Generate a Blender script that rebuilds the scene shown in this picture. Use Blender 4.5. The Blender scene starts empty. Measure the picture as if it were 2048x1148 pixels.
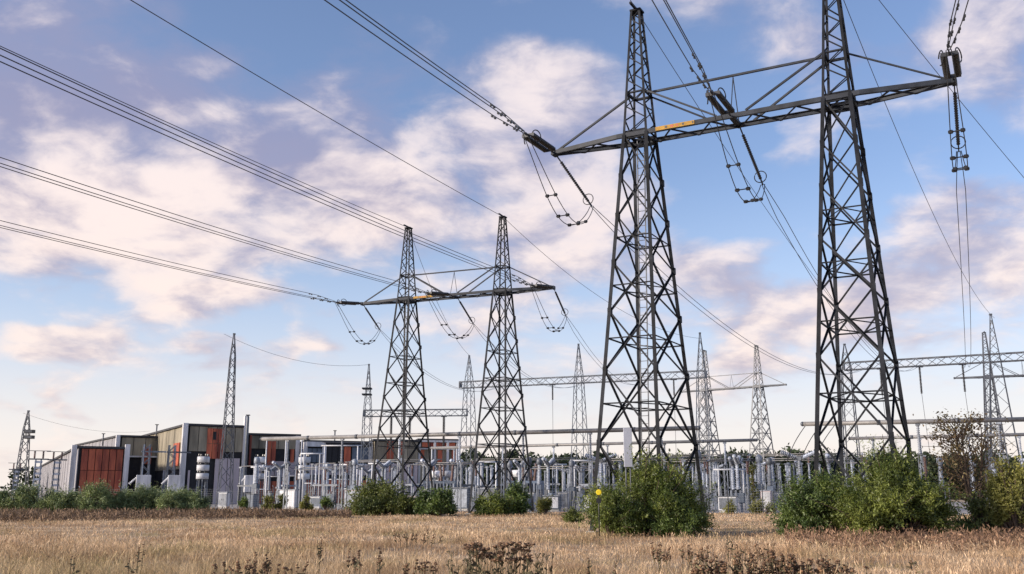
import bpy, bmesh, math, random
import numpy as np
from mathutils import Vector, Matrix

R = math.radians
random.seed(7)
S = bpy.context.scene
C = S.collection

# ------------------------------------------------------------------ camera
FPX = 1950.0            # focal length in photograph pixels (2048 wide)
CAM_H = 1.88
PITCH = math.atan(411.0 / FPX)
cam_d = bpy.data.cameras.new('camera')
cam_d.sensor_width = 36.0
cam_d.lens = 36.0 * FPX / 2048.0
cam_d.clip_end = 20000.0
cam_d.clip_start = 0.1
cam = bpy.data.objects.new('camera', cam_d)
cam.location = (0, 0, CAM_H)
cam.rotation_euler = (math.pi / 2 + PITCH, 0, 0)
C.objects.link(cam)
S.camera = cam

CP, SP = math.cos(PITCH), math.sin(PITCH)


def ray(u, v):
    cx, cy = (u - 1024.0) / FPX, (574.0 - v) / FPX
    return Vector((cx, CP - cy * SP, SP + cy * CP))


def at(u, v, Y):
    d = ray(u, v)
    return Vector((0, 0, CAM_H)) + d * (Y / d.y)


def at_z(u, v, z):
    """point seen at (u, v) whose height is z"""
    d = ray(u, v)
    return Vector((0, 0, CAM_H)) + d * ((z - CAM_H) / d.z)


def col(u, Y, z=0.0):
    """world x of picture column u at depth Y and height z"""
    return (u - 1024.0) / FPX * (Y * CP + (z - CAM_H) * SP)


def ground(u, Y, z=0.0):
    return Vector((col(u, Y, z), Y, z))


def zat(v, Y):
    return at(1024, v, Y).z


# ------------------------------------------------------------------ sky, sun, exposure
SUN_AZ = R(-112.0)      # measured from the view direction, to the left and a little behind
SUN_EL = R(17.0)
S.view_settings.view_transform = 'Standard'
S.view_settings.look = 'None'
S.view_settings.gamma = 1.0
S.view_settings.exposure = 0.5
S.view_settings.use_curve_mapping = False

W = bpy.data.worlds.new('World')
S.world = W
W.use_nodes = True
WN, WL = W.node_tree.nodes, W.node_tree.links
WN.clear()


class N:
    """small helper for building shader node graphs"""

    def __init__(s, tree):
        s.t = tree

    def new(s, kind, **kw):
        n = s.t.nodes.new(kind)
        for k, v in kw.items():
            setattr(n, k, v)
        return n

    def put(s, sock, v):
        if isinstance(v, bpy.types.NodeSocket):
            s.t.links.new(v, sock)
        elif v is not None:
            sock.default_value = v

    def m(s, op, a, b=None, c=None, clamp=False):
        n = s.new('ShaderNodeMath', operation=op)
        n.use_clamp = clamp
        s.put(n.inputs[0], a)
        s.put(n.inputs[1], b)
        s.put(n.inputs[2], c)
        return n.outputs[0]

    def v(s, op, a, b=None):
        n = s.new('ShaderNodeVectorMath', operation=op)
        s.put(n.inputs[0], a)
        if b is not None:
            s.put(n.inputs[1], b)
        return n.outputs['Value'] if op in ('LENGTH', 'DOT_PRODUCT') else n.outputs[0]

    def xyz(s, x, y, z):
        n = s.new('ShaderNodeCombineXYZ')
        for i, q in enumerate((x, y, z)):
            s.put(n.inputs[i], q)
        return n.outputs[0]

    def noise(s, vec, scale, detail=4, rough=.55, dist=0.0):
        n = s.new('ShaderNodeTexNoise')
        s.put(n.inputs['Vector'], vec)
        n.inputs['Scale'].default_value = scale
        n.inputs['Detail'].default_value = detail
        n.inputs['Roughness'].default_value = rough
        n.inputs['Distortion'].default_value = dist
        return n.outputs[0]

    def step(s, x, a, b, lo=0.0, hi=1.0):
        n = s.new('ShaderNodeMapRange', interpolation_type='SMOOTHSTEP')
        s.put(n.inputs[0], x)
        for i, q in enumerate((a, b, lo, hi)):
            s.put(n.inputs[i + 1], q)
        return n.outputs[0]

    def mix(s, f, a, b, mode='MIX'):
        n = s.new('ShaderNodeMix', data_type='RGBA', blend_type=mode)
        s.put(n.inputs[0], f)
        s.put(n.inputs[6], a)
        s.put(n.inputs[7], b)
        return n.outputs[2]


def c4(c, k=1.0):
    return (c[0] * k, c[1] * k, c[2] * k, 1.0)


w = N(W.node_tree)
SKY_STRENGTH = 0.1
sky = w.new('ShaderNodeTexSky', sky_type='NISHITA')
sky.sun_disc = False
sky.sun_elevation = SUN_EL
sky.sun_rotation = SUN_AZ
sky.altitude = 50
sky.air_density = 1.0
sky.dust_density = 1.6
sky.ozone_density = 1.6
co = w.new('ShaderNodeTexCoord').outputs['Generated']
sep = w.new('ShaderNodeSeparateXYZ')
W.node_tree.links.new(co, sep.inputs[0])
dx, dy, dz = sep.outputs
az = w.m('ARCTAN2', dx, dy)
el = w.m('ARCSINE', dz)
azel = w.xyz(az, el, 0.0)


# cloud layer seen in perspective: project the direction on a high plane
den = w.m('ADD', w.m('MAXIMUM', dz, 0.0), 0.32)
flat = w.xyz(w.m('DIVIDE', dx, den), w.m('DIVIDE', dy, den), w.m('MULTIPLY', dz, 1.1))
CLOUD_OFF = (3.1, 1.7, 0.4)
flat = w.v('ADD', flat, CLOUD_OFF)
warp = w.new('ShaderNodeTexNoise')
W.node_tree.links.new(flat, warp.inputs['Vector'])
warp.inputs['Scale'].default_value = 3.0
warp.inputs['Detail'].default_value = 3
wv = w.v('MULTIPLY', w.v('SUBTRACT', warp.outputs['Color'], (.5, .5, .5)), (.16, .16, .16))
pos = w.v('ADD', flat, wv)
n_big = w.noise(pos, 4.4, 9, .57)
n_sun = w.noise(w.v('ADD', pos, (-.055, -.02, .04)), 4.4, 7, .55)
azel = w.v('ADD', azel, w.v('MULTIPLY', w.v('SUBTRACT', warp.outputs['Color'], (.5, .5, .5)), (.22, .16, 0)))
n_fine = w.noise(pos, 15.0, 6, .6)


def ang(u, v):
    d = ray(u, v).normalized()
    return math.atan2(d.x, d.y), math.asin(d.z)


def blobs(lst):
    """sum of soft ellipses at compass direction / elevation (u, v, half width, half height, weight)"""
    tot = None
    for (u, v, hw, hh, k) in lst:
        a0, e0 = ang(u, v)
        q = w.v('MULTIPLY', w.v('SUBTRACT', azel, (a0, e0, 0)), (FPX / hw, FPX / hh, 0))
        f = w.step(w.v('LENGTH', q), 1.25, 0.25, 0.0, k)
        tot = f if tot is None else w.m('ADD', tot, f)
    return tot


place = blobs([
    (120, 330, 330, 190, .36), (300, 520, 240, 150, .30), (20, 450, 150, 110, .14),
    (640, 380, 330, 190, .30), (800, 350, 150, 110, .14), (450, 430, 170, 110, .12),
    (1090, 210, 240, 190, .32), (1130, 450, 220, 190, .28), (1010, 520, 180, 110, .10),
    (1430, 500, 180, 120, .20), (1560, 640, 260, 85, .30), (1930, 540, 250, 130, .30), (1500, 760, 500, 60, .14),
    (1640, 80, 130, 110, .10), (1960, 90, 210, 150, .16), (120, 90, 300, 150, .20),
    (330, 150, 180, 110, .13), (760, 130, 200, 130, .10),
    (60, 670, 120, 50, .24), (195, 690, 70, 45, .22), (110, 750, 110, 45, .22), (150, 800, 90, 30, .2),
    (440, 715, 150, 38, .2), (640, 705, 110, 42, .18), (860, 640, 260, 70, .15),
])
holes = blobs([
    (500, 60, 150, 70, .10), (1130, 40, 160, 60, .16), (640, 10, 120, 50, .12), (1450, 300, 150, 150, .20),
    (1840, 330, 170, 130, .16), (380, 650, 330, 60, .10), (100, 560, 120, 70, .14), (1500, 820, 600, 60, .06),
    (1350, 40, 100, 100, .12), (1800, 20, 120, 90, .1),
])
field = w.m('SUBTRACT', w.m('ADD', n_big, place), holes)
cover = w.step(field, .48, .76)
thick = w.step(field, .56, 1.0)
light = w.m('ADD', w.m('MULTIPLY', w.m('SUBTRACT', n_big, n_sun), 3.6), w.m('ADD', w.m('ADD', .36, w.m('MULTIPLY', w.m('SUBTRACT', n_fine, .5), .9)), w.m('MULTIPLY', thick, .40)))
shade = blobs([(590, 325, 230, 85, .85), (170, 90, 520, 190, 1.0), (720, 130, 250, 130, .6), (1080, 200, 230, 190, .15),
               (1560, 640, 300, 90, .35), (1400, 520, 200, 120, .25), (1930, 520, 260, 120, .35), (1900, 100, 300, 160, .45),
               (1150, 560, 260, 120, .25), (420, 140, 220, 120, .4)])
shade = w.m('MULTIPLY', shade, w.m('ADD', .15, w.m('MULTIPLY', w.noise(pos, 7.5, 6, .6), 1.7)))
light = w.step(w.m('SUBTRACT', light, w.m('MULTIPLY', shade, .9)), -.35, 1.0)
K = 1.0 / SKY_STRENGTH
# lower clouds are warmer: they see the low sun through more air
warm = w.step(el, .40, .08)
lit = w.mix(warm, c4((.70, .615, .61), K), c4((.76, .635, .575), K))
dark = w.mix(warm, c4((.235, .245, .375), K), c4((.40, .335, .385), K))
cloud_col = w.mix(light, dark, lit)
# the clear sky: Nishita, veiled near the horizon by pale haze
haze_f = w.step(el, .34, -.01, 0.0, .9)
haze_col = w.mix(w.step(el, .21, .01), c4((.50, .57, .71), K), c4((.75, .68, .635), K))
sky_gain = w.mix(1.0, sky.outputs[0], (1.36, 1.32, 1.50, 1.0), 'MULTIPLY')
clear = w.mix(haze_f, sky_gain, haze_col)
fin = w.mix(w.m('MULTIPLY', cover, w.m('ADD', .62, w.m('MULTIPLY', thick, .36))), clear, cloud_col)
bg = w.new('ShaderNodeBackground')
W.node_tree.links.new(fin, bg.inputs[0])
bg.inputs[1].default_value = SKY_STRENGTH
out = w.new('ShaderNodeOutputWorld')
W.node_tree.links.new(bg.outputs[0], out.inputs[0])

W.cycles.sampling_method = 'MANUAL'
W.cycles.sample_map_resolution = 256
sun_d = bpy.data.lights.new('sun', 'SUN')
sun_d.energy = 3.5
sun_d.angle = R(6.0)
sun_d.color = (1.0, .88, .74)
sun = bpy.data.objects.new('sun', sun_d)
sd = Vector((math.sin(SUN_AZ) * math.cos(SUN_EL), math.cos(SUN_AZ) * math.cos(SUN_EL), math.sin(SUN_EL)))
sun.rotation_euler = sd.to_track_quat('Z', 'Y').to_euler()
sun.location = (-60, -30, 60)
C.objects.link(sun)


# ------------------------------------------------------------------ materials
def mat(name, c, rough=.6, metal=0.0, var=.2, scale=1.5, c2=None, objvar=0.0, bump=0.0, streak=False, island=0.0,
        translucent=None, spec=.5):
    M = bpy.data.materials.new(name)
    M.use_nodes = True
    t = N(M.node_tree)
    M.node_tree.nodes.clear()
    geo = t.new('ShaderNodeNewGeometry')
    p = geo.outputs['Position']
    if streak:
        p = t.v('MULTIPLY', p, (1, 1, .18))
    f = t.noise(p, scale, 5, .6)
    f = t.step(f, .3, .7)
    a = c4(c, 1 - var)
    b = c4(c2) if c2 else c4(c, 1 + var)
    colr = t.mix(f, a, b)
    if objvar:
        oi = t.new('ShaderNodeObjectInfo')
        k = t.m('ADD', t.m('MULTIPLY', oi.outputs['Random'], 2 * objvar), 1 - objvar)
        colr = t.mix(1.0, colr, t.xyz(k, k, k), 'MULTIPLY')
    if island:
        k = t.m('ADD', t.m('MULTIPLY', geo.outputs['Random Per Island'], 2 * island), 1 - island)
        colr = t.mix(1.0, colr, t.xyz(k, k, k), 'MULTIPLY')
    bs = t.new('ShaderNodeBsdfPrincipled')
    t.put(bs.inputs['Base Color'], colr)
    bs.inputs['Roughness'].default_value = rough
    bs.inputs['Metallic'].default_value = metal
    bs.inputs['Specular IOR Level'].default_value = spec
    if bump:
        bn = t.new('ShaderNodeBump')
        bn.inputs['Strength'].default_value = bump
        bn.inputs['Distance'].default_value = .03
        t.put(bn.inputs['Height'], t.noise(p, scale * 12, 4, .6))
        t.put(bs.inputs['Normal'], bn.outputs[0])
    sh = bs.outputs[0]
    if translucent:
        tr = t.new('ShaderNodeBsdfTranslucent')
        t.put(tr.inputs[0], t.mix(1.0, colr, (1.25, 1.3, .7, 1), 'MULTIPLY'))
        mx = t.new('ShaderNodeMixShader')
        mx.inputs[0].default_value = translucent
        M.node_tree.links.new(sh, mx.inputs[1])
        M.node_tree.links.new(tr.outputs[0], mx.inputs[2])
        sh = mx.outputs[0]
    o = t.new('ShaderNodeOutputMaterial')
    M.node_tree.links.new(sh, o.inputs[0])
    return M


M = {}
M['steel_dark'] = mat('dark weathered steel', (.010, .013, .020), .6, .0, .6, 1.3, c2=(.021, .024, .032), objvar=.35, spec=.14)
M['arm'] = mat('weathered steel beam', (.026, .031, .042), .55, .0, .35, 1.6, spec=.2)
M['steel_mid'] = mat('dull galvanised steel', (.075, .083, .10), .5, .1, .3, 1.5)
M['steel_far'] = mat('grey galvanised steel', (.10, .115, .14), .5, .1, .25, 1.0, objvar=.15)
M['galv'] = mat('pale galvanised steel', (.17, .19, .225), .5, .1, .35, 1.5, objvar=.55)
M['tube'] = mat('aluminium bus tube', (.21, .205, .205), .5, .1, .2, 1.2)
M['ins_dark'] = mat('brown black porcelain', (.035, .034, .036), .3, 0, .3, 6)
M['ins_grey'] = mat('grey porcelain', (.32, .35, .41), .35, 0, .25, 3, objvar=.45)
M['ins_brown'] = mat('brown porcelain', (.12, .07, .06), .35, 0, .3, 3, objvar=.3)
M['wire'] = mat('weathered conductor', (.055, .058, .068), .5, .3, .2, 2)
M['fitting'] = mat('dark clamp metal', (.03, .032, .038), .5, .3, .2, 5)
M['white'] = mat('white enamel', (.54, .55, .58), .5, 0, .22, 1.5, streak=True, objvar=.2)
M['conc_white'] = mat('white painted concrete', (.56, .55, .56), .8, 0, .30, .9, streak=True, bump=.3)
M['olive'] = mat('olive brown exposed concrete', (.245, .215, .16), .85, 0, .32, .8, streak=True, objvar=.16, bump=.4)
M['red'] = mat('red brown steel panel', (.33, .062, .036), .65, 0, .4, .9, c2=(.55, .14, .065), streak=True, objvar=.28, bump=.2)
M['pinkgrey'] = mat('pinkish grey render', (.44, .38, .40), .8, 0, .14, .8, streak=True, objvar=.08, bump=.3)
M['greywall'] = mat('grey ribbed cladding', (.25, .245, .265), .7, 0, .15, .9, streak=True, objvar=.1)
M['roofdark'] = mat('dark roof felt', (.045, .045, .05), .8, 0, .2, 1)
M['dark'] = mat('painted bay shade and dark trim', (.018, .018, .022), .8, 0, .3, 1)  # near black: shade of open bays put into colour; also dark fascia, panes
M['rail'] = mat('grey fascia', (.33, .32, .32), .7, 0, .18, 1.2, streak=True)
M['bluegrey'] = mat('blue grey cabinet paint', (.10, .13, .18), .5, 0, .2, 2, objvar=.3)
M['conc'] = mat('concrete', (.36, .35, .33), .85, 0, .25, 3, bump=.4)
M['yellow'] = mat('yellow sign enamel', (.36, .20, .025), .7, 0, .2, 5)
M['yellow2'] = mat('bright yellow paint', (.80, .62, .02), .5, 0, .1, 5)
M['black'] = mat('black paint', (.02, .02, .02), .5, 0, .2, 5)
M['redmark'] = mat('red print', (.40, .06, .03), .5, 0, .2, 5)
M['plate'] = mat('grey aluminium plate', (.38, .40, .46), .5, .1, .15, 2, streak=True)
M['gravel'] = mat('pale gravel', (.36, .325, .30), .9, 0, .3, 6, bump=.5)
M['bark'] = mat('brown bark', (.085, .06, .045), .9, 0, .3, 8)
M['leaf_a'] = mat('willow leaves', (.085, .140, .030), .5, 0, .45, .8, c2=(.215, .245, .055), island=.5, translucent=.28)
M['leaf_b'] = mat('dark willow leaves', (.065, .12, .036), .5, 0, .45, 1.0, c2=(.16, .215, .055), island=.5, translucent=.25)
M['leaf_c'] = mat('olive shrub leaves', (.07, .11, .032), .6, 0, .5, .7, c2=(.18, .20, .055), island=.5, translucent=.28)
M['leaf_y'] = mat('yellow green leaves', (.15, .165, .04), .6, 0, .4, .9, c2=(.28, .27, .075), island=.4, translucent=.3)
M['leaf_r'] = mat('autumn brown leaves', (.13, .065, .04), .7, 0, .4, 1.5, c2=(.20, .16, .07), island=.5, translucent=.2)
M['pine'] = mat('pine needles', (.14, .205, .085), .6, 0, .35, .8, c2=(.29, .34, .15), island=.5, translucent=.15)
M['wood'] = mat('far tree leaves', (.03, .045, .02), .8, 0, .4, .3, island=.5, translucent=.15)
M['heath'] = mat('brown heather', (.14, .09, .062), .85, 0, .4, .8, c2=(.26, .17, .11), island=.45, translucent=.1)
M['brownweed'] = mat('dead reddish weeds', (.20, .115, .075), .85, 0, .4, .8, c2=(.36, .22, .14), island=.45, translucent=.15)
M['weed'] = mat('dry brown seed heads', (.13, .068, .036), .85, 0, .45, 5, c2=(.25, .145, .08), island=.4)
M['weedstem'] = mat('dry olive stems', (.10, .085, .045), .85, 0, .4, 4, island=.4)


def grass_material(name, tip=1.0):
    m_ = bpy.data.materials.new(name)
    m_.use_nodes = True
    t = N(m_.node_tree)
    m_.node_tree.nodes.clear()
    geo = t.new('ShaderNodeNewGeometry')
    p = geo.outputs['Position']
    big = t.noise(t.v('MULTIPLY', p, (.55, 1, 0)), .2, 5, .65)
    mid = t.noise(t.v('MULTIPLY', p, (1, .7, 0)), .9, 4, .6)
    tan = t.mix(t.step(mid, .35, .68), c4((.45, .30, .175), tip), c4((.84, .64, .43), tip))
    brown = t.mix(mid, c4((.29, .18, .105), tip), c4((.47, .315, .19), tip))
    green = t.mix(mid, c4((.20, .19, .07), tip), c4((.34, .29, .13), tip))
    c_ = t.mix(t.step(big, .46, .60), tan, brown)
    g2 = t.noise(t.v('ADD', p, (40, 12, 0)), .22, 4, .6)
    sepp = t.new('ShaderNodeSeparateXYZ')
    t.put(sepp.inputs[0], p)
    # greener regrowth towards the near left corner of the meadow
    near = t.m('MULTIPLY', t.step(sepp.outputs[1], 36, 18), t.step(sepp.outputs[0], 2, -10))
    c_ = t.mix(t.m('ADD', t.m('MULTIPLY', t.step(g2, .52, .66), .6), t.m('MULTIPLY', near, .38), clamp=True), c_, green)
    k = t.m('MULTIPLY', t.m('ADD', t.m('MULTIPLY', geo.outputs['Random Per Island'], .9), .55), t.step(t.noise(p, 2.6, 3, .6), .3, .62, .82, 1.15))
    c_ = t.mix(1.0, c_, t.xyz(k, k, k), 'MULTIPLY')
    bs = t.new('ShaderNodeBsdfPrincipled')
    t.put(bs.inputs['Base Color'], c_)
    bs.inputs['Roughness'].default_value = .75
    bs.inputs['Specular IOR Level'].default_value = .2
    tr = t.new('ShaderNodeBsdfTranslucent')
    t.put(tr.inputs[0], c_)
    mx = t.new('ShaderNodeMixShader')
    mx.inputs[0].default_value = .3
    m_.node_tree.links.new(bs.outputs[0], mx.inputs[1])
    m_.node_tree.links.new(tr.outputs[0], mx.inputs[2])
    o = t.new('ShaderNodeOutputMaterial')
    m_.node_tree.links.new(mx.outputs[0], o.inputs[0])
    return m_


M['grass'] = grass_material('dry grass')
M['meadow'] = mat('dry meadow soil', (.30, .21, .13), .95, 0, .3, .5, c2=(.52, .39, .25), bump=.5)


# ------------------------------------------------------------------ building helpers
def tag(o, label=None, cat=None, group=None, kind=None):
    for k, v in (('label', label), ('category', cat), ('group', group), ('kind', kind)):
        if v:
            o[k] = v
    return o


def link(o, parent=None):
    C.objects.link(o)
    if parent is not None:
        o.parent = parent
    return o


def thing(name, label, cat, loc=(0, 0, 0), rz=0.0, group=None):
    o = bpy.data.objects.new(name, None)
    o.empty_display_size = .3
    o.location = loc
    o.rotation_euler = (0, 0, rz)
    link(o)
    return tag(o, label, cat, group)


def copy_tree(o, parent=None):
    c = o.copy()
    link(c, parent)
    for ch in list(o.children):
        copy_tree(ch, c)
    return c


def frame_of(d):
    d = Vector(d).normalized()
    up = Vector((0, 0, 1)) if abs(d.z) < .95 else Vector((1, 0, 0))
    a = d.cross(up).normalized()
    return d, a, a.cross(d).normalized()


class MB:
    """collects shapes; build() links them as one mesh object"""

    def __init__(s):
        s.V, s.F = [], []

    def add(s, vs, fs):
        b = len(s.V)
        s.V += [tuple(v) for v in vs]
        s.F += [tuple(i + b for i in f) for f in fs]
        return s

    def box(s, c, size, rz=0.0):
        x, y, z = [q / 2 for q in size]
        vs = [Vector((i * x, j * y, k * z)) for k in (-1, 1) for j in (-1, 1) for i in (-1, 1)]
        if rz:
            m = Matrix.Rotation(rz, 3, 'Z')
            vs = [m @ v for v in vs]
        c = Vector(c)
        return s.add([v + c for v in vs], [(0, 2, 3, 1), (4, 5, 7, 6), (0, 1, 5, 4), (2, 6, 7, 3), (0, 4, 6, 2), (1, 3, 7, 5)])

    def span(s, x0, x1, y0, y1, z0, z1):
        return s.box(((x0 + x1) / 2, (y0 + y1) / 2, (z0 + z1) / 2), (x1 - x0, y1 - y0, z1 - z0))

    def bar(s, p, q, t, t2=None):
        p, q = Vector(p), Vector(q)
        t2 = t2 or t
        d, a, b = frame_of(q - p)
        vs = [o + a * (i * t / 2) + b * (j * t2 / 2) for o in (p, q) for (i, j) in ((-1, -1), (1, -1), (1, 1), (-1, 1))]
        return s.add(vs, [(0, 1, 2, 3), (7, 6, 5, 4)] + [(i, i + 4, (i + 1) % 4 + 4, (i + 1) % 4) for i in range(4)])

    def tube(s, pts, r, n=6, caps=True):
        pts = [Vector(p) for p in pts]
        b = len(s.V)
        for i, p in enumerate(pts):
            d = pts[min(i + 1, len(pts) - 1)] - pts[max(i - 1, 0)]
            _, a, c = frame_of(d)
            rr = r[i] if isinstance(r, (list, tuple)) else r
            for k in range(n):
                t = 2 * math.pi * k / n
                s.V.append(tuple(p + a * (rr * math.cos(t)) + c * (rr * math.sin(t))))
        for i in range(len(pts) - 1):
            for k in range(n):
                s.F.append((b + i * n + k, b + i * n + (k + 1) % n, b + (i + 1) * n + (k + 1) % n, b + (i + 1) * n + k))
        if caps:
            s.F.append(tuple(b + k for k in range(n))[::-1])
            s.F.append(tuple(b + (len(pts) - 1) * n + k for k in range(n)))
        return s

    def lathe(s, p, q, prof, n=8):
        """prof: (fraction along p-q, radius)"""
        p, q = Vector(p), Vector(q)
        d, a, c = frame_of(q - p)
        b = len(s.V)
        for (f, r) in prof:
            o = p + (q - p) * f
            for k in range(n):
                t = 2 * math.pi * k / n
                s.V.append(tuple(o + a * (r * math.cos(t)) + c * (r * math.sin(t))))
        for i in range(len(prof) - 1):
            for k in range(n):
                s.F.append((b + i * n + k, b + i * n + (k + 1) % n, b + (i + 1) * n + (k + 1) % n, b + (i + 1) * n + k))
        s.F.append(tuple(b + k for k in range(n))[::-1])
        s.F.append(tuple(b + (len(prof) - 1) * n + k for k in range(n)))
        return s

    def ribs(s, p, q, r_core, r_rib, count, n=8, taper=1.0):
        pr = []
        for i in range(count):
            f = i / count
            g = 1 / count
            k = 1 + (taper - 1) * f
            pr += [(f, r_core * k), (f + g * .35, r_core * k), (f + g * .5, r_rib * k), (f + g * .62, r_rib * k)]
        pr.append((1, r_core * taper))
        return s.lathe(p, q, pr, n)

    def ring(s, c, axis, R_, r, n=20, m=6, arc=1.0, a0=0.0):
        c = Vector(c)
        _, a, b = frame_of(axis)
        pts = [c + a * (R_ * math.cos(a0 + t)) + b * (R_ * math.sin(a0 + t)) for t in [2 * math.pi * arc * i / n for i in range(n + 1)]]
        return s.tube(pts, r, m)

    def mesh(s, name, m, smooth=False):
        me = bpy.data.meshes.new(name)
        me.from_pydata(s.V, [], s.F)
        me.materials.append(m)
        if smooth:
            me.polygons.foreach_set('use_smooth', [True] * len(me.polygons))
        me.update()
        return me

    def build(s, name, m, parent=None, smooth=False):
        o = bpy.data.objects.new(name, s.mesh(name, m, smooth))
        return link(o, parent)


def bevelled(o, w=.03):
    b = o.modifiers.new('bevel', 'BEVEL')
    b.width = w
    b.segments = 1
    return o


_unit = {}


def unit_bar(m, kind):
    key = (m.name, kind)
    if key not in _unit:
        b = MB()
        if kind == 'angle':
            t = .14
            pr = [(-.5, -.5), (.5, -.5), (.5, -.5 + t), (-.5 + t, -.5 + t), (-.5 + t, .5), (-.5, .5)]
        else:
            pr = [(-.5, -.5), (.5, -.5), (.5, .5), (-.5, .5)]
        n = len(pr)
        vs = [(x, y, z) for z in (0, 1) for (x, y) in pr]
        fs = [(i, (i + 1) % n, (i + 1) % n + n, i + n) for i in range(n)]
        fs += [(3, 2, 1, 0), (5, 4, 3, 0), (6, 7, 8, 9), (6, 9, 10, 11)] if n == 6 else [(3, 2, 1, 0), (4, 5, 6, 7)]
        b.add(vs, fs)
        _unit[key] = b.mesh(kind + ' bar', m)
    return _unit[key]


def member(name, p, q, t, m, parent, kind='angle', t2=None):
    """one steel member from p to q (parent space), sharing one mesh with its kind"""
    p, q = Vector(p), Vector(q)
    o = bpy.data.objects.new(name, unit_bar(m, kind))
    d, a, b = frame_of(q - p)
    mt = Matrix((( a.x * t, b.x * (t2 or t), d.x * (q - p).length, p.x),
                 ( a.y * t, b.y * (t2 or t), d.y * (q - p).length, p.y),
                 ( a.z * t, b.z * (t2 or t), d.z * (q - p).length, p.z),
                 (0, 0, 0, 1)))
    link(o, parent)
    o.matrix_basis = mt
    return o


def np_mesh(name, V, Q, m, parent=None):
    """quads given as numpy arrays"""
    me = bpy.data.meshes.new(name)
    V = np.asarray(V, dtype=np.float32)
    Q = np.asarray(Q, dtype=np.int32)
    me.vertices.add(len(V))
    me.vertices.foreach_set('co', V.ravel())
    me.loops.add(Q.size)
    me.loops.foreach_set('vertex_index', Q.ravel())
    me.polygons.add(len(Q))
    me.polygons.foreach_set('loop_start', np.arange(0, Q.size, 4, dtype=np.int32))
    me.polygons.foreach_set('loop_total', np.full(len(Q), 4, dtype=np.int32))
    me.materials.append(m)
    me.update(calc_edges=True)
    me.validate()
    return link(bpy.data.objects.new(name, me), parent)


def leaf_quads(P, L, Wd, rng, up=.25):
    """diamond leaves at points P"""
    n = len(P)
    d = rng.normal(size=(n, 3))
    d[:, 2] += up
    d /= np.linalg.norm(d, axis=1, keepdims=True)
    e = np.cross(d, rng.normal(size=(n, 3)))
    e /= np.linalg.norm(e, axis=1, keepdims=True)
    l = (L * rng.uniform(.4, 1.6, n))[:, None]
    wd = (Wd * rng.uniform(.6, 1.3, n))[:, None]
    V = np.stack([P, P + d * l * .5 + e * wd * .5, P + d * l, P + d * l * .5 - e * wd * .5], 1).reshape(-1, 3)
    Q = np.arange(4 * n).reshape(-1, 4)
    return V, Q
# ------------------------------------------------------------------ ground
YA = R(22.0)                                    # the yard is turned by this angle
E1 = Vector((math.cos(YA), -math.sin(YA), 0))   # along the rows, to the right
E2 = Vector((math.sin(YA), math.cos(YA), 0))    # into the yard
YO = Vector((-5, 98, 0))


def yard(s, t, z=0.0):
    return YO + E1 * s + E2 * t + Vector((0, 0, z))


def sheet(name, x0, x1, y0, y1, z, m, nx=1, ny=1, amp=0.0, rot=None):
    vs, fs = [], []
    for j in range(ny + 1):
        for i in range(nx + 1):
            x, y = x0 + (x1 - x0) * i / nx, y0 + (y1 - y0) * j / ny
            dzv = amp * (math.sin(x * .31 + y * .17) + math.sin(y * .43 - x * .12) + math.sin(x * .9 + 1.3) * .4) / 2.4 if amp else 0
            p = Vector((x, y, z + dzv)) if rot is None else yard(x, y, z)
            vs.append(p)
    for j in range(ny):
        for i in range(nx):
            a = j * (nx + 1) + i
            fs.append((a, a + 1, a + nx + 2, a + nx + 1))
    o = MB().add(vs, fs).build(name, m)
    return tag(o, kind='structure')


sheet('ground', -5000, 5000, -400, 9000, 0.0, M['meadow'])
sheet('gravel_yard', -95, 85, 4, 130, 0.02, M['gravel'], rot=True)

# ------------------------------------------------------------------ lattice portals
ARM_Z = 18.6 + CAM_H          # the crossarm, 20.25 m up
TIE_Z = ARM_Z + 2.45
TOP_Z = ARM_Z + 7.3
HALF = 10.25                  # half the crossarm
MAST_U = 5.15
NODES = [0.0, 4.2, 7.8, 10.8, 13.35, 15.9, 18.1, ARM_Z]


def mw(z):
    return max(.40, 3.5 - (3.5 - 1.25) * z / ARM_Z)


def md(z):
    if z <= ARM_Z:
        return 6.6 - (6.6 - 1.5) * z / ARM_Z
    return 1.5 - (1.5 - .45) * (z - ARM_Z) / (TOP_Z - ARM_Z)


def corner(u0, i, j, z):
    return Vector((u0 + i * mw(z) / 2, j * md(z) / 2, z))


CORN = [(-1, -1), (1, -1), (1, 1), (-1, 1)]


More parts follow.
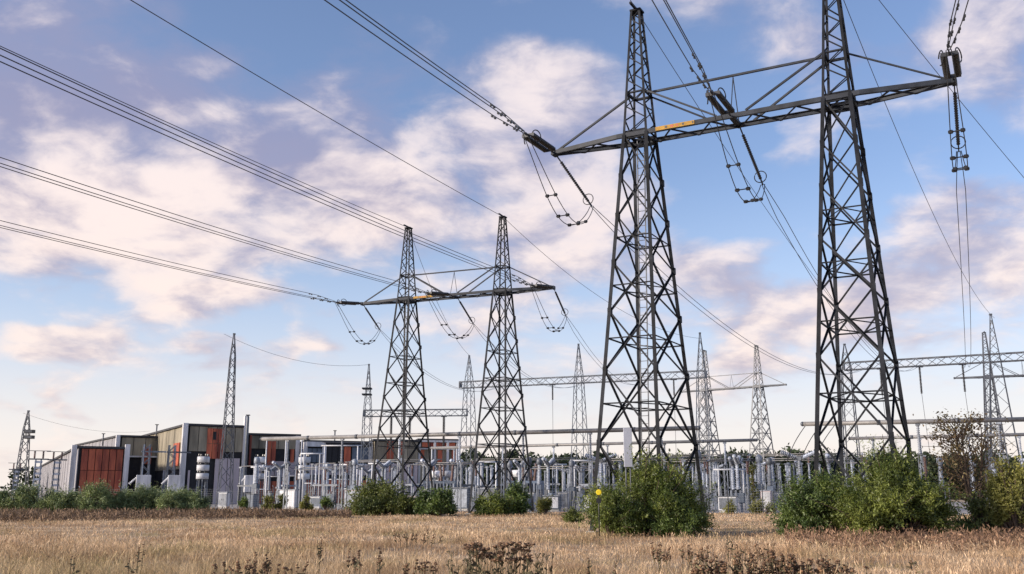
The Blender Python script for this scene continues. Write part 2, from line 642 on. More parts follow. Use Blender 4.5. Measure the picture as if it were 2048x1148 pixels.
def mast_members(u0):
    """(kind, p, q, thickness) of one lattice mast"""
    L = []
    for (i, j) in CORN:
        L.append(('corner_leg', corner(u0, i, j, 0), corner(u0, i, j, ARM_Z), .185))
        L.append(('corner_leg', corner(u0, i, j, ARM_Z), corner(u0, i, j, TOP_Z), .13))
    for k in range(len(NODES) - 1):
        z0, z1 = NODES[k], NODES[k + 1]
        for f in range(4):
            a, b = CORN[f], CORN[(f + 1) % 4]
            t = .092 if k < 4 else .078
            L.append(('brace', corner(u0, *a, z0), corner(u0, *b, z1), t))
            L.append(('brace', corner(u0, *b, z0), corner(u0, *a, z1), t))
        if 1 <= k <= 4:
            # a horizontal frame where the braces cross, with its inner diamond
            wa, wb = mw(z0) + md(z0), mw(z1) + md(z1)
            zm = z0 + (z1 - z0) * wa / (wa + wb)
            for f in range(4):
                a, b = CORN[f], CORN[(f + 1) % 4]
                L.append(('horizontal', corner(u0, *a, zm), corner(u0, *b, zm), .07))
            for f in range(4):
                a, b, c = CORN[f], CORN[(f + 1) % 4], CORN[(f + 2) % 4]
                L.append(('horizontal', (corner(u0, *a, zm) + corner(u0, *b, zm)) / 2, (corner(u0, *b, zm) + corner(u0, *c, zm)) / 2, .055))
    for z in (ARM_Z - .18, ARM_Z + .2, TIE_Z):
        for f in range(4):
            L.append(('horizontal', corner(u0, *CORN[f], z), corner(u0, *CORN[(f + 1) % 4], z), .12))
    zs = [ARM_Z, ARM_Z + .85, ARM_Z + 1.65, TIE_Z, TIE_Z + .75, TIE_Z + 1.45, TIE_Z + 2.1, TIE_Z + 2.75, TIE_Z + 3.35, TIE_Z + 3.9, TIE_Z + 4.4, TOP_Z]
    for k in range(len(zs) - 1):
        for f in range(4):
            a, b = CORN[f], CORN[(f + 1) % 4]
            if k % 2:
                a, b = b, a
            L.append(('brace', corner(u0, *a, zs[k]), corner(u0, *b, zs[k + 1]), .062))
    return L


def arm_y(u):
    return .78 if abs(u) < 6.2 else .78 - (.78 - .16) * (abs(u) - 6.2) / (HALF - 6.2)


def portal(label, loc, a, m_mast, m_arm, detail=True, group=None, sign=True):
    P = thing('portal_tower', label, 'power pylon', loc, -a, group)
    for sx in (-1, 1):
        u0 = sx * MAST_U
        # the mast mesh itself: peak plate, gussets and earth wire bracket
        b = MB()
        b.box((u0, 0, TOP_Z + .05), (.62, .62, .10))
        b.box((u0, -.42, TOP_Z + .14), (.12, 1.1, .12))
        mast = b.build('mast', m_mast, P)
        for z in NODES[1:-1] if detail else ():
            for (i, j) in CORN:
                p = corner(u0, i, j, z)
                member('gusset', p - Vector((0, 0, .18)), p + Vector((0, 0, .18)), .2, m_mast, mast, 'square')
        for (i, j) in CORN:
            p = corner(u0, i, j, 0)
            bevelled(MB().box((p.x, p.y, -.02), (.5, .5, .24)).build('footing', M['conc'], mast))
        mem = mast_members(u0)
        if detail:
            for (k, p, q, t) in mem:
                member(k, p, q, t, m_mast, mast)
        else:
            legs, br = [x for x in mem if x[0] == 'corner_leg'], [x for x in mem if x[0] != 'corner_leg']
            for (k, p, q, t) in legs:
                member(k, p, q, t * 1.1, m_mast, mast)
            bb = MB()
            for (k, p, q, t) in br:
                bb.bar(p, q, t * 1.1)
            tag(bb.build('bracing', m_mast, mast), kind='stuff')
        # climbing ladder inside the mast
        lad = MB()
        for s in (-.2, .2):
            lad.bar((u0 + s - .35, .3, 2.6), (u0 + s - .1, .3, ARM_Z), .05)
        for i in range(44):
            z = 2.9 + i * .4
            f = (z - 2.6) / (ARM_Z - 2.6)
            lad.bar((u0 - .2 - .35 + .25 * f, .3, z), (u0 + .2 - .35 + .25 * f, .3, z), .03)
        if sx == -1:
            lad.build('ladder', M['steel_mid'], mast)
    arm = MB()
    arm.box((0, 0, ARM_Z), (.3, 1.5, .14))
    A = arm.build('crossarm', m_arm, P)
    for s in (-1, 1):
        MB().box((s * (HALF + .02), 0, ARM_Z), (.22, .52, .30)).build('end_plate', m_arm, A)
    us = [-HALF, -6.2, 6.2, HALF]
    for j in (-1, 1):
        c = MB()
        for k in range(3):
            p, q = Vector((us[k], j * arm_y(us[k]), ARM_Z)), Vector((us[k + 1], j * arm_y(us[k + 1]), ARM_Z))
            # channel section: web with two flanges
            c.bar(p, q, .035, .22)
            for dzf in (-.11, .11):
                o = Vector((0, -j * .06, dzf))
                c.bar(p + o, q + o, .13, .03)
        c.build('chord', m_arm, A)
    n = 18
    for k in range(n):
        u, u2 = -HALF + .6 + (2 * HALF - 1.2) * k / n, -HALF + .6 + (2 * HALF - 1.2) * (k + 1) / n
        s = 1 if k % 2 else -1
        member('lacing', (u, s * arm_y(u), ARM_Z - .1), (u2, -s * arm_y(u2), ARM_Z - .1), .10, m_arm, A)
    if sign:
        sg = MB().box((-2.95, -.78 - .035, ARM_Z + .01), (2.1, .02, .21)).build('sign_plate', M['yellow'], A)
        tag(sg, label='yellow warning plate with dark and red print')
        for (x, wd, mm) in ((-3.42, .14, 'black'), (-3.1, .2, 'redmark'), (-2.82, .12, 'redmark'), (-2.5, .16, 'black'), (-1.98, .1, 'black')):
            MB().box((x, -.78 - .048, ARM_Z + .02), (wd * .8, .006, .11)).build('print_mark', M[mm], sg)
    # ties and strut
    for s in (-1, 1):
        u0 = s * MAST_U
        member('tie', (u0 + s * mw(TIE_Z) / 2, 0, TIE_Z), (s * (HALF - .25), 0, ARM_Z + .16), .10, m_arm, P)
        for j in (-1, 1):
            member('tie', (u0 - s * mw(TIE_Z) / 2, j * md(TIE_Z) / 2, TIE_Z), (s * .75, j * arm_y(0), ARM_Z + .14), .10, m_arm, P)
    member('strut', (-MAST_U + mw(TIE_Z) / 2, 0, TIE_Z + .02), (MAST_U - mw(TIE_Z) / 2, 0, TIE_Z + .02), .11, m_arm, P, 'square')
    for j in (-1, 1):
        member('hanger', (0, 0, TIE_Z), (0, j * arm_y(0), ARM_Z + .13), .05, m_arm, P)
    return P


def arm_line(uvL, uvR):
    """plan position, turn and length of a crossarm whose ends are seen at two pixels"""
    p, q = at_z(*uvL, ARM_Z), at_z(*uvR, ARM_Z)
    c = (p + q) / 2
    a = math.atan2(-(q - p).y, (q - p).x)
    return Vector((c.x, c.y, 0)), a, (q - p).length


pn, an, ln = arm_line((1113, 306), (1903, 163))
pf, af, lf = arm_line((722, 608), (1110, 575))
print('near arm', pn, math.degrees(an), ln, ' far arm', pf, math.degrees(af), lf)
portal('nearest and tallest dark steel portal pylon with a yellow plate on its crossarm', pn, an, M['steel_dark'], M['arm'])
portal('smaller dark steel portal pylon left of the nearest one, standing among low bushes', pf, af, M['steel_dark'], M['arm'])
p3 = Vector((col(1465, 178, 18), 178, 0))
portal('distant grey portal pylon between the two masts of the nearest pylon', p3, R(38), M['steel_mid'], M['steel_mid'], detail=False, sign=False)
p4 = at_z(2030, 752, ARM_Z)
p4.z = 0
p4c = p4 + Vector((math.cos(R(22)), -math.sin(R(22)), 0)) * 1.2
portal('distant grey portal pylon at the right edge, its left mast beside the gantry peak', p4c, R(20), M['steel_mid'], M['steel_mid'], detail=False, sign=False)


# ------------------------------------------------------------------ insulators and conductors
def cat_pts(a, b, sag, n=28):
    a, b = Vector(a), Vector(b)
    return [a.lerp(b, i / n) - Vector((0, 0, 4 * sag * (i / n) * (1 - i / n))) for i in range(n + 1)]


def tension_set(label, T, d, L, strings, rad, group, ring_R=.32, m_ins='ins_dark', n=8, gap=.46, racket=False):
    """insulator strings pulled from T along d; returns the conductor end"""
    d, a, b = frame_of(d)
    o = thing('insulator_string', label, 'insulator', T, 0, group)
    f0, f1 = .55, .45
    MB().bar((0, 0, 0), d * f0, .06).build('link', M['fitting'], o)
    if strings > 1:
        half = (strings - 1) * gap / 2 + .12
        for dist in (f0, f0 + L):
            MB().bar(d * dist - a * half, d * dist + a * half, .07, .18).build('yoke', M['fitting'], o)
    for k in range(strings):
        off = a * ((k - (strings - 1) / 2) * gap)
        cnt = max(8, int(L / .17))
        MB().ribs(off + d * (f0 + .05), off + d * (f0 + L - .05), rad * .42, rad, cnt, n).build('insulator', M[m_ins], o, True)
    e = d * (f0 + L)
    if ring_R:
        if racket:
            MB().ring(e - d * .12 + b * .1, d + b * .35, ring_R, .028, 20, 6).build('corona_ring', M['fitting'], o, True)
        else:
            for s in (-1, 1):
                MB().ring(e - d * .30 + a * (s * (gap * .5 + .12)), d * .35 + a * s, ring_R, .03, 20, 6, .8, .3).build('corona_ring', M['fitting'], o, True)
    MB().bar(e, e + d * f1, .06, .12).build('clamp', M['fitting'], o)
    return Vector(T) + d * (f0 + L + f1)


def bundle(label, A, B, sag, n, gap, r, group, dampers=(), spacers=(), seg=30, name='conductor_bundle', cat='power line'):
    o = thing(name, label, cat, (0, 0, 0), 0, group)
    hd = (Vector(B) - Vector(A))
    side = Vector((hd.y, -hd.x, 0)).normalized()
    offs = {1: [Vector()], 2: [side * gap / 2, side * -gap / 2],
            3: [side * gap / 2, side * -gap / 2, Vector((0, 0, gap * .8))]}[n]
    base = cat_pts(A, B, sag, seg)
    tot = hd.length
    for of in offs:
        pts = [p + of * min(1.0, .25 + (i / seg) * tot / 5) for i, p in enumerate(base)]
        MB().tube(pts, r, 5).build('conductor', M['wire'], o, True)

    def along(x):
        i = min(seg - 1, int(x / tot * seg))
        f = x / tot * seg - i
        return base[i].lerp(base[i + 1], f), (base[i + 1] - base[i]).normalized(), i + f
    for x in dampers:
        for q, of in enumerate(offs):
            p, d, i = along(x + q * .35)
            p = p + of * min(1.0, .25 + (i / seg) * tot / 5) - Vector((0, 0, .07))
            b = MB()
            b.bar(p - d * .24, p + d * .24, .02)
            for s in (-1, 1):
                b.bar(p + d * (s * .12), p + d * (s * .27), .085)
            b.build('damper', M['fitting'], o)
    for x in spacers:
        p, d, i = along(x)
        k = min(1.0, .25 + (i / seg) * tot / 5)
        th = d * .03
        tri = [p + offs[q] * (k * 1.12) for q in range(3)]
        MB().add([v - th for v in tri] + [v + th for v in tri], [(0, 1, 2), (5, 4, 3), (0, 3, 4, 1), (1, 4, 5, 2), (2, 5, 3, 0)]).build('spacer', M['fitting'], o)
    return o


def jumper(label, A, B, sag, gap, r, group, side):
    o = thing('jumper_loop', label, 'jumper cable', (0, 0, 0), 0, group)
    A, B = Vector(A), Vector(B)
    n = 30
    lanes = []
    for s in (-.5, .5):
        pts = []
        for i in range(n + 1):
            t = i / n
            k = math.sin(math.pi * t ** 1.3) ** .85
            pts.append(A.lerp(B, t) - Vector((0, 0, sag * k)) + side * (s * gap * (.5 + k)))
        lanes.append(pts)
        MB().tube(pts, r, 5).build('conductor', M['wire'], o, True)
    for i in (11, 16, 21, 25):
        ax = (lanes[1][i] - lanes[0][i]).normalized() * .09
        MB().lathe(lanes[0][i] - ax, lanes[1][i] + ax, [(0, .05), (.06, .095), (.25, .095), (.32, .03), (.68, .03), (.75, .095), (.94, .095), (1, .05)], 7).build('spacer', M['fitting'], o)
    return o


def pworld(loc, a, u, v, z):
    return Vector((loc.x + u * math.cos(a) + v * math.sin(a), loc.y - u * math.sin(a) + v * math.cos(a), z))


PH = ['left', 'middle', 'right']


def phases(loc, a, who, az_ins, slope_ins, az_in, slope_in, targets, strings, rad, r, group, in_bundle=3, racket=.33, jsag=2.45, sag_out=4.4, out_slope=.28, Lout=3.9, up=True):
    A_ = Vector((math.cos(a), -math.sin(a), 0))
    for k, u in enumerate((-HALF, 0, HALF)):
        w_ = PH[k]
        T = pworld(loc, a, u, -.16 if abs(u) > 1 else -.85, ARM_Z - .02)
        din = Vector((-math.sin(az_ins), -math.cos(az_ins), -slope_ins))
        e_in = tension_set(f'dark ribbed insulator strings holding the incoming {w_} line of {who}', T, din, 2.7, strings, rad, group)
        B = e_in + Vector((-math.sin(az_in), -math.cos(az_in), 0)) * 210
        bundle(f'incoming {w_} bundle of thin cables reaching the crossarm of {who}', e_in, B, slope_in * 210 / 4, in_bundle, .45, r, group + ' lines',
               dampers=(1.1, 2.4, 3.9), spacers=(.35,), seg=60)
        T2 = pworld(loc, a, u, .16 if abs(u) > 1 else .85, ARM_Z - .05)
        G = Vector(targets[k])
        h = Vector((G.x - T2.x, G.y - T2.y, 0)).normalized()
        dout = h + Vector((0, 0, -out_slope - .12))
        e_out = tension_set(f'long rod insulator on the outgoing {w_} side of {who}', T2, dout, Lout, 1, rad * .62, group, ring_R=racket, racket=True, n=7)
        bundle(f'outgoing cable pair from the {w_} end of {who}', e_out, G, sag_out, 2, .45, r * .9, group + ' lines', seg=40)
        jumper(f'drooping jumper loop under the {w_} end of {who}', e_in, e_out, jsag, .42, r * 1.05, group + ' jumpers', A_)


# gantry beams the lines run to
G1L, G1R = at_z(921, 770, 18.6), at_z(1412, 748, 18.6)
G2L, G2R = at_z(1688, 733, 18.6), at_z(2075, 711, 18.6)
G1_at = [G1L.lerp(G1R, f) for f in (.20, .55, .80)]
G2_at = [at_z(u, v, 18.3) for (u, v) in ((1735, 734), (1838, 728), (1930, 722))]
phases(pn, an, 'the nearest pylon', R(27), .02, R(20), .13, G2_at, 2, .155, .023, 'nearest pylon')
phases(pf, af, 'the smaller left pylon', R(34), .12, R(20), .08, G1_at, 2, .16, .023, 'left pylon', jsag=2.45, sag_out=3.4)


def wire(label, A, B, sag, r, group, seg=40, name='earth_wire'):
    o = MB().tube(cat_pts(A, B, sag, seg), r, 5).build(name, M['wire'], None, True)
    return tag(o, label, 'power line', group)


def top(loc, a, s):
    return pworld(loc, a, s * MAST_U, 0, TOP_Z + .1)


for (loc, a, who, az_in) in ((pn, an, 'the nearest pylon', R(21)), (pf, af, 'the smaller left pylon', R(21))):
    for s, w_ in ((-1, 'left'), (1, 'right')):
        T = top(loc, a, s)
        B = T + Vector((-math.sin(az_in), -math.cos(az_in), 0)) * 210
        wire(f'single earth wire arriving at the {w_} peak of {who}', T, B, 3.2, .02 if loc is pn else .026, 'earth wires')
g2peak = at(1989, 636, 122)
g1p = [at(1158, 694, 146), at(1403, 677, 140)]
wire('earth wire from the left peak of the nearest pylon down behind its right mast', top(pn, an, -1), at(1760, 712, 127), 1.5, .02, 'earth wires')
wire('earth wire from the right peak of the nearest pylon to the gantry peak at right', top(pn, an, 1), g2peak, 3.0, .02, 'earth wires')
wire('earth wire crossing the sky behind the right crossarm end towards the right edge', top(pn, an, 1) + Vector((.4, 0, 1.0)), at(2300, 640, 70), .6, .018, 'earth wires')
wire('earth wire from the left peak of the smaller left pylon to a gantry peak', top(pf, af, -1), at(938, 710, 151), 1.8, .022, 'earth wires')
wire('earth wire from the right peak of the smaller left pylon towards the middle gantry', top(pf, af, 1), g1p[1], 2.6, .022, 'earth wires')
# ------------------------------------------------------------------ gantries of the substation
def lattice_column(parent, base, zb, zp, w0, w1, m, leg=.11, br=.06, rot=0.0, splay=(0, 0)):
    """four legged column with a spike; base in parent space"""
    base = Vector(base)
    ca, sa = math.cos(rot), math.sin(rot)

    def pt(i, j, z):
        k = z / zb
        if z <= zb:
            wx = (w0 + splay[0]) * (1 - k) + w1 * k
            wy = (w0 + splay[1]) * (1 - k) + w1 * k
        else:
            q = (z - zb) / (zp - zb)
            wx = wy = w1 * (1 - q) + .12 * q
        x, y = i * wx / 2, j * wy / 2
        return base + Vector((x * ca - y * sa, x * sa + y * ca, z))
    b = MB()
    b.box(base + Vector((0, 0, zp)), (.3, .3, .2))
    c_ = b.build('column', m, parent)
    for (i, j) in CORN:
        member('leg', pt(i, j, 0), pt(i, j, zb), leg, m, c_)
        member('leg', pt(i, j, zb), pt(i, j, zp), leg * .8, m, c_)
    g = MB()
    zs = []
    z = 0.0
    while z < zb - .4:
        zs.append(z)
        z += max(1.0, (w0 + (w1 - w0) * z / zb) * 1.15 + (splay[0] + splay[1]) * .2 * (1 - z / zb))
    zs.append(zb)
    while zs[-1] < zp - 1.2:
        zs.append(zs[-1] + 1.0)
    for k in range(len(zs) - 1):
        for f in range(4):
            p, q = CORN[f], CORN[(f + 1) % 4]
            if k % 2:
                p, q = q, p
            g.bar(pt(*p, zs[k]), pt(*q, zs[k + 1]), br)
    tag(g.build('bracing', m, c_), kind='stuff')
    return c_


def lattice_beam(parent, p, q, wd, ht, m, chord=.12, br=.07, name='beam'):
    p, q = Vector(p), Vector(q)
    d = (q - p).normalized()
    side = Vector((-d.y, d.x, 0)).normalized()
    L = (q - p).length
    n = max(4, int(L / 1.25))
    b = MB()
    for e in (p, q):
        b.bar(e - side * (wd / 2), e + side * (wd / 2), .12, ht)
    bm = b.build(name, m, parent)
    off = [side * (i * wd / 2) + Vector((0, 0, j * ht / 2)) for (i, j) in CORN]
    for o in off:
        member('chord', p + o, q + o, chord, m, bm)
    g = MB()
    for k in range(n):
        a0, a1 = p.lerp(q, k / n), p.lerp(q, (k + 1) / n)
        for f in range(4):
            o0, o1 = off[f], off[(f + 1) % 4]
            if k % 2:
                o0, o1 = o1, o0
            g.bar(a0 + o0, a1 + o1, br)
    tag(g.build('bracing', m, bm), kind='stuff')
    return bm


def gantry(label, P, Q, cols, zb, m, group='substation gantries', name='gantry', over=0.0):
    """beam from P to Q (world, at beam height); cols: (fraction, peak z, base width, splay)"""
    P, Q = Vector(P), Vector(Q)
    base = Vector((P.x, P.y, 0))
    rot = math.atan2((Q - P).y, (Q - P).x)
    o = thing(name, label, 'gantry', base, 0, group)
    lattice_beam(o, P - base, Q - base, 1.1, 1.0, m)
    for (f, zp, w0, spl) in cols:
        c_ = P.lerp(Q, f) - base
        lattice_column(o, (c_.x, c_.y, 0), zb, zp, w0, 1.15, m, rot=rot, splay=spl)
    return o


def frac(P, Q, u):
    """fraction along P-Q seen at picture column u"""
    lo, hi = -.5, 1.5
    for _ in range(40):
        f = (lo + hi) / 2
        p = P.lerp(Q, f)
        if 1024 + FPX * p.x / (p.y * CP + (p.z - CAM_H) * SP) < u:
            lo = f
        else:
            hi = f
    return lo


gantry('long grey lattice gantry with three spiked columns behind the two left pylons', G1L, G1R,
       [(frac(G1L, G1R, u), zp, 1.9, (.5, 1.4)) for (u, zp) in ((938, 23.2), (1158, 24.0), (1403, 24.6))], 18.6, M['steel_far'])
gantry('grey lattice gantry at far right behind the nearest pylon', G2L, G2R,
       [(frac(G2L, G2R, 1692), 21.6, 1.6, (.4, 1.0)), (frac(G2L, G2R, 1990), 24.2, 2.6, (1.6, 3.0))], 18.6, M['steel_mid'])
c37 = at_z(737, 826, 14.4)
c38 = G1L.lerp(G1R, frac(G1L, G1R, 946))
G3L, G3R = Vector((c37.x, 156, 14.2)), Vector((c38.x - .9, c38.y, 14.2))
G3L = at(729, 827, 156)
G3R.z = G3L.z = 14.2
gantry('low grey gantry between a ringed spike mast and the long gantry, left of centre', G3L, G3R,
       [(.03, 22.0, 1.5, (0, .5))], 14.2, M['steel_far'])
o = thing('ring_collar', 'dark collars clamped round the spike mast of the low gantry', 'steel collar', (G3L.x + .3, G3L.y, 17.2), 0)
for z in (0, .95):
    MB().box((0, 0, z), (1.45, 1.45, .22)).build('collar', M['steel_dark'], o)


def downlead(label, T, zend, ins_len, group, r=.03, rad=.14, dx_=0.0, dy_=0.0):
    o = thing('downlead', label, 'insulator', T, 0, group)
    MB().box((0, 0, -.12), (.9, .3, .12)).build('hanger_plate', M['steel_mid'], o)
    MB().ribs((0, 0, -.2), (0, 0, -.2 - ins_len), rad * .5, rad, int(ins_len / .17), 7).build('insulator', M['ins_dark'], o, True)
    e = Vector((0, 0, -.2 - ins_len))
    MB().tube(cat_pts(e, Vector((dx_, dy_, zend - T.z)), .15, 8), r, 5).build('conductor', M['wire'], o, True)
    return o


for (u, wdt) in ((1000, 'behind the right mast of the left pylon'), (1105, 'in the open right of the left pylon'), (1347, 'inside the left mast of the nearest pylon')):
    T = G1L.lerp(G1R, frac(G1L, G1R, u)) + Vector((0, 0, -.5))
    downlead(f'thin downlead hanging from the long gantry {wdt}', T, 5.0, 2.2, 'downleads of the long gantry', rad=.16)
for (u, wdt) in ((783, 'leftmost'), (820, 'second'), (888, 'rightmost')):
    T = G3L.lerp(G3R, frac(G3L, G3R, u)) + Vector((0, 0, -.5))
    downlead(f'{wdt} of the three thick downleads hanging from the low gantry', T, 6.0, 4.6, 'downleads of the low gantry', rad=.26)
for (u, wdt) in ((1760, 'leftmost'), (1838, 'second'), (1924, 'rightmost')):
    T = G2L.lerp(G2R, frac(G2L, G2R, u)) + Vector((0, 0, -.5))
    downlead(f'{wdt} of the three downleads hanging from the far right gantry', T, 6.4, 3.4, 'downleads of the right gantry', rad=.17, dx_=.4)

# free standing lattice masts
mo = thing('lightning_mast', 'slim lattice lightning mast standing in front of the big red and brown hall', 'lattice mast', ground(448, 132), 0)
lattice_column(mo, (0, 0, 0), 20.0, zat(668, 132), 1.75, .62, M['steel_mid'], leg=.13, br=.07, rot=.5)
mo = thing('floodlight_mast', 'short lattice mast with floodlights at the far left edge', 'lattice mast', ground(38, 150), 0)
lattice_column(mo, (0, 0, 0), 11.5, zat(822, 150), 1.9, .75, M['steel_mid'], leg=.16, br=.08, rot=.2)
for dz_ in (0, .85):
    fl = MB().box((.75, -.5, 10.1 + dz_), (1.35, .7, .5)).build('floodlight', M['black'], mo)
    MB().box((.75, -.87, 10.1 + dz_), (1.1, .04, .34)).build('lens', M['steel_mid'], fl)
    MB().bar((0, 0, 10.1 + dz_), (.75, -.4, 10.1 + dz_), .1).build('bracket', M['steel_mid'], mo)
lm = zat(668, 132)
wire('thin earth wire from the lightning mast across to the ringed spike mast', (col(448, 132, lm), 132, lm), (G3L.x + .3, G3L.y, 22.0), 1.6, .022, 'yard earth wires')
wire('faint thin wire sagging from the floodlight mast towards the hall roof', at(46, 826, 150), at(300, 862, 176), 1.2, .016, 'yard earth wires')


# ------------------------------------------------------------------ bus tubes on post insulators
def tube_run(label, uvL, uvR, z, r, m='tube'):
    p, q = at_z(*uvL, z), at_z(*uvR, z)
    o = thing('bus_tube', label, 'bus tube', p, 0, 'bus tubes')
    MB().tube([Vector(), q - p], r, 14).build('tube', M[m], o, True)
    d = (q - p).normalized()
    for e, s in ((Vector(), -1), (q - p, 1)):
        MB().lathe(e, e + d * (s * r * 1.1), [(0, r * 1.12), (.5, r * 1.0), (1, r * .55)], 14).build('end_cap', M['steel_mid'], o, True)
    n = int((q - p).length / 5.5)
    for k in range(1, n):
        c_ = (q - p) * (k / n)
        MB().tube([c_ - d * .14, c_ + d * .14], r * 1.16, 12).build('sleeve', M['steel_mid'], o, True)
    return p, q


_post = {}


def post_mesh(h_leg, h_ins, rad, m_ins):
    key = (round(h_leg, 2), round(h_ins, 2), rad, m_ins)
    if key not in _post:
        a = MB()
        for s in (-1, 1):
            a.bar((s * .2, 0, 0), (s * .14, 0, h_leg), .10)
        for k in range(int(h_leg / .8)):
            z0, z1 = k * .8 + .1, min(h_leg, k * .8 + .9)
            s = 1 if k % 2 else -1
            a.bar((s * .18, 0, z0), (-s * .17, 0, z1), .045)
        a.box((0, 0, h_leg + .03), (.5, .5, .06))
        b = MB().ribs((0, 0, h_leg + .06), (0, 0, h_leg + h_ins), rad * .62, rad, max(6, int(h_ins / .16)), 8, .85)
        c_ = MB().box((0, 0, h_leg + h_ins + .07), (.36, .26, .14))
        _post[key] = (a.mesh('support_frame', M['galv']), b.mesh('insulator', M[m_ins], True), c_.mesh('clamp', M['galv']))
    return _post[key]


def post(label, loc, h_leg, h_ins, rad=.17, m_ins='ins_grey', group=None, name='post_insulator', rz=-YA, z0=0.0):
    o = thing(name, label, 'insulator', Vector(loc) + Vector((0, 0, z0)), rz, group)
    for me in post_mesh(h_leg, h_ins, rad, m_ins):
        link(bpy.data.objects.new(me.name, me), o)
    return o


ORD_T = ['first', 'second', 'third', 'fourth', 'fifth', 'sixth', 'seventh']
TUBES = [
    ('long pale bus tube running from the brown hall behind the left pylon', (524, 878), (1396, 856), 7.5, .20, 'front long bus tube', 7),
    ('thinner second bus tube just below the long one, ending right of the nearest left mast', (862, 896), (1512, 880), 7.5, .17, 'second bus tube', 6),
    ('pale bus tube behind the right mast of the nearest pylon, running to the right edge', (1606, 848), (2080, 838), 7.6, .19, 'right bus tube', 3),
    ('lower bus tube right of the nearest pylon, passing behind the brown tree', (1700, 877), (2090, 868), 7.6, .17, 'lower right bus tube', 4),
]
for (lab, a_, b_, z, r, nm, n) in TUBES:
    p, q = tube_run(lab, a_, b_, z, r)
    for k in range(n):
        c_ = p.lerp(q, (k + .5) / n)
        post(f'{ORD_T[k]} tall post insulator from the left carrying the {nm}', (c_.x, c_.y, 0), 4.9, z - r - 4.9 - .14, .15, 'ins_grey', f'posts of the {nm}', 'bus_support')
    if nm == 'right bus tube':
        for k in range(3):
            T = p + E1 * (.3 + k * 1.2)
            e = at(1575 + k * 27, 922, T.y + 3)
            pts = []
            for i in range(9):
                t = i / 8
                pts.append(T.lerp(e, t) + Vector((-1, 0, 0)) * (.2 * math.sin(math.pi * t)))
            tag(MB().tube(pts, .035, 5).build('drop_cable', M['wire'], None, True), ['leftmost', 'middle', 'rightmost'][k] + ' of three cables dropping from the bus tube end', 'cable', 'drop cables')


# ------------------------------------------------------------------ switchgear prototypes
def proto_disconnector():
    o = thing('disconnector', 'x', 'switch', (0, 0, 0), 0)
    for s in (-1, 1):
        a = MB()
        for j in (-1, 1):
            a.bar((s * 1.3 + .12 * j, j * .14, 0), (s * 1.3 + .08 * j, j * .1, 2.6), .09)
        for k in range(3):
            a.bar((s * 1.3 - .1, 0, .3 + k * .8), (s * 1.3 + .1, 0, .9 + k * .8), .05)
        a.build('leg', M['galv'], o)
        MB().ribs((s * 1.3, 0, 2.8), (s * 1.3, 0, 4.9), .1, .17, 13, 8, .9).build('insulator', M['ins_grey'], o, True)
        MB().box((s * 1.3, 0, 4.98), (.4, .28, .16)).build('cap', M['galv'], o)
    MB().box((0, 0, 2.7), (3.3, .26, .2)).build('crossbeam', M['galv'], o)
    MB().tube([(-1.3, 0, 5.12), (1.25, 0, 5.18)], .055, 6).build('blade', M['tube'], o)
    MB().tube(cat_pts((1.3, 0, 5.1), (3.2, .3, 5.3), .5, 8), .03, 5).build('lead', M['wire'], o, True)
    return o


def proto_breaker():
    o = thing('circuit_breaker', 'x', 'breaker', (0, 0, 0), 0)
    a = MB()
    for s in (-1, 1):
        for j in (-1, 1):
            a.bar((s * .35, j * .3, 0), (s * .22, j * .22, 2.1), .1)
        a.bar((s * .33, -.28, .3), (s * .25, .22, 1.9), .05)
    a.build('stand', M['galv'], o)
    MB().box((.0, -.34, 1.35), (.8, .45, 1.0)).build('drive_box', M['bluegrey'], o)
    MB().ribs((0, 0, 2.15), (0, 0, 4.6), .15, .24, 15, 9, .85).build('insulator', M['ins_grey'], o, True)
    MB().box((0, 0, 4.75), (.45, .4, .34)).build('joint', M['galv'], o)
    for s in (-1, 1):
        MB().ribs((s * .25, 0, 4.8), (s * 1.55, 0, 5.35), .12, .2, 9, 8).build('interrupter', M['ins_grey'], o, True)
        MB().ribs((s * .3, -.32, 4.7), (s * 1.5, -.32, 5.2), .07, .12, 9, 7).build('capacitor', M['galv'], o, True)
    MB().tube(cat_pts((1.55, 0, 5.35), (3.3, 0, 5.2), .6, 8), .03, 5).build('lead', M['wire'], o, True)
    return o


def proto_ct():
    o = thing('current_transformer', 'x', 'transformer', (0, 0, 0), 0)
    a = MB()
    for s in (-1, 1):
        for j in (-1, 1):
            a.bar((s * .3, j * .3, 0), (s * .24, j * .24, 2.2), .1)
        a.bar((s * .3, .28, .2), (s * .25, -.25, 2.0), .05)
    a.build('stand', M['galv'], o)
    MB().box((0, 0, 2.45), (.62, .62, .5)).build('base_tank', M['bluegrey'], o)
    MB().ribs((0, 0, 2.7), (0, 0, 4.9), .2, .31, 14, 10, .72).build('insulator', M['ins_grey'], o, True)
    MB().lathe((0, 0, 4.9), (0, 0, 5.65), [(0, .2), (.12, .33), (.7, .33), (.92, .24), (1, .08)], 10).build('head', M['galv'], o, True)
    MB().tube(cat_pts((0, 0, 5.5), (2.9, .2, 5.3), .55, 8), .03, 5).build('lead', M['wire'], o, True)
    return o


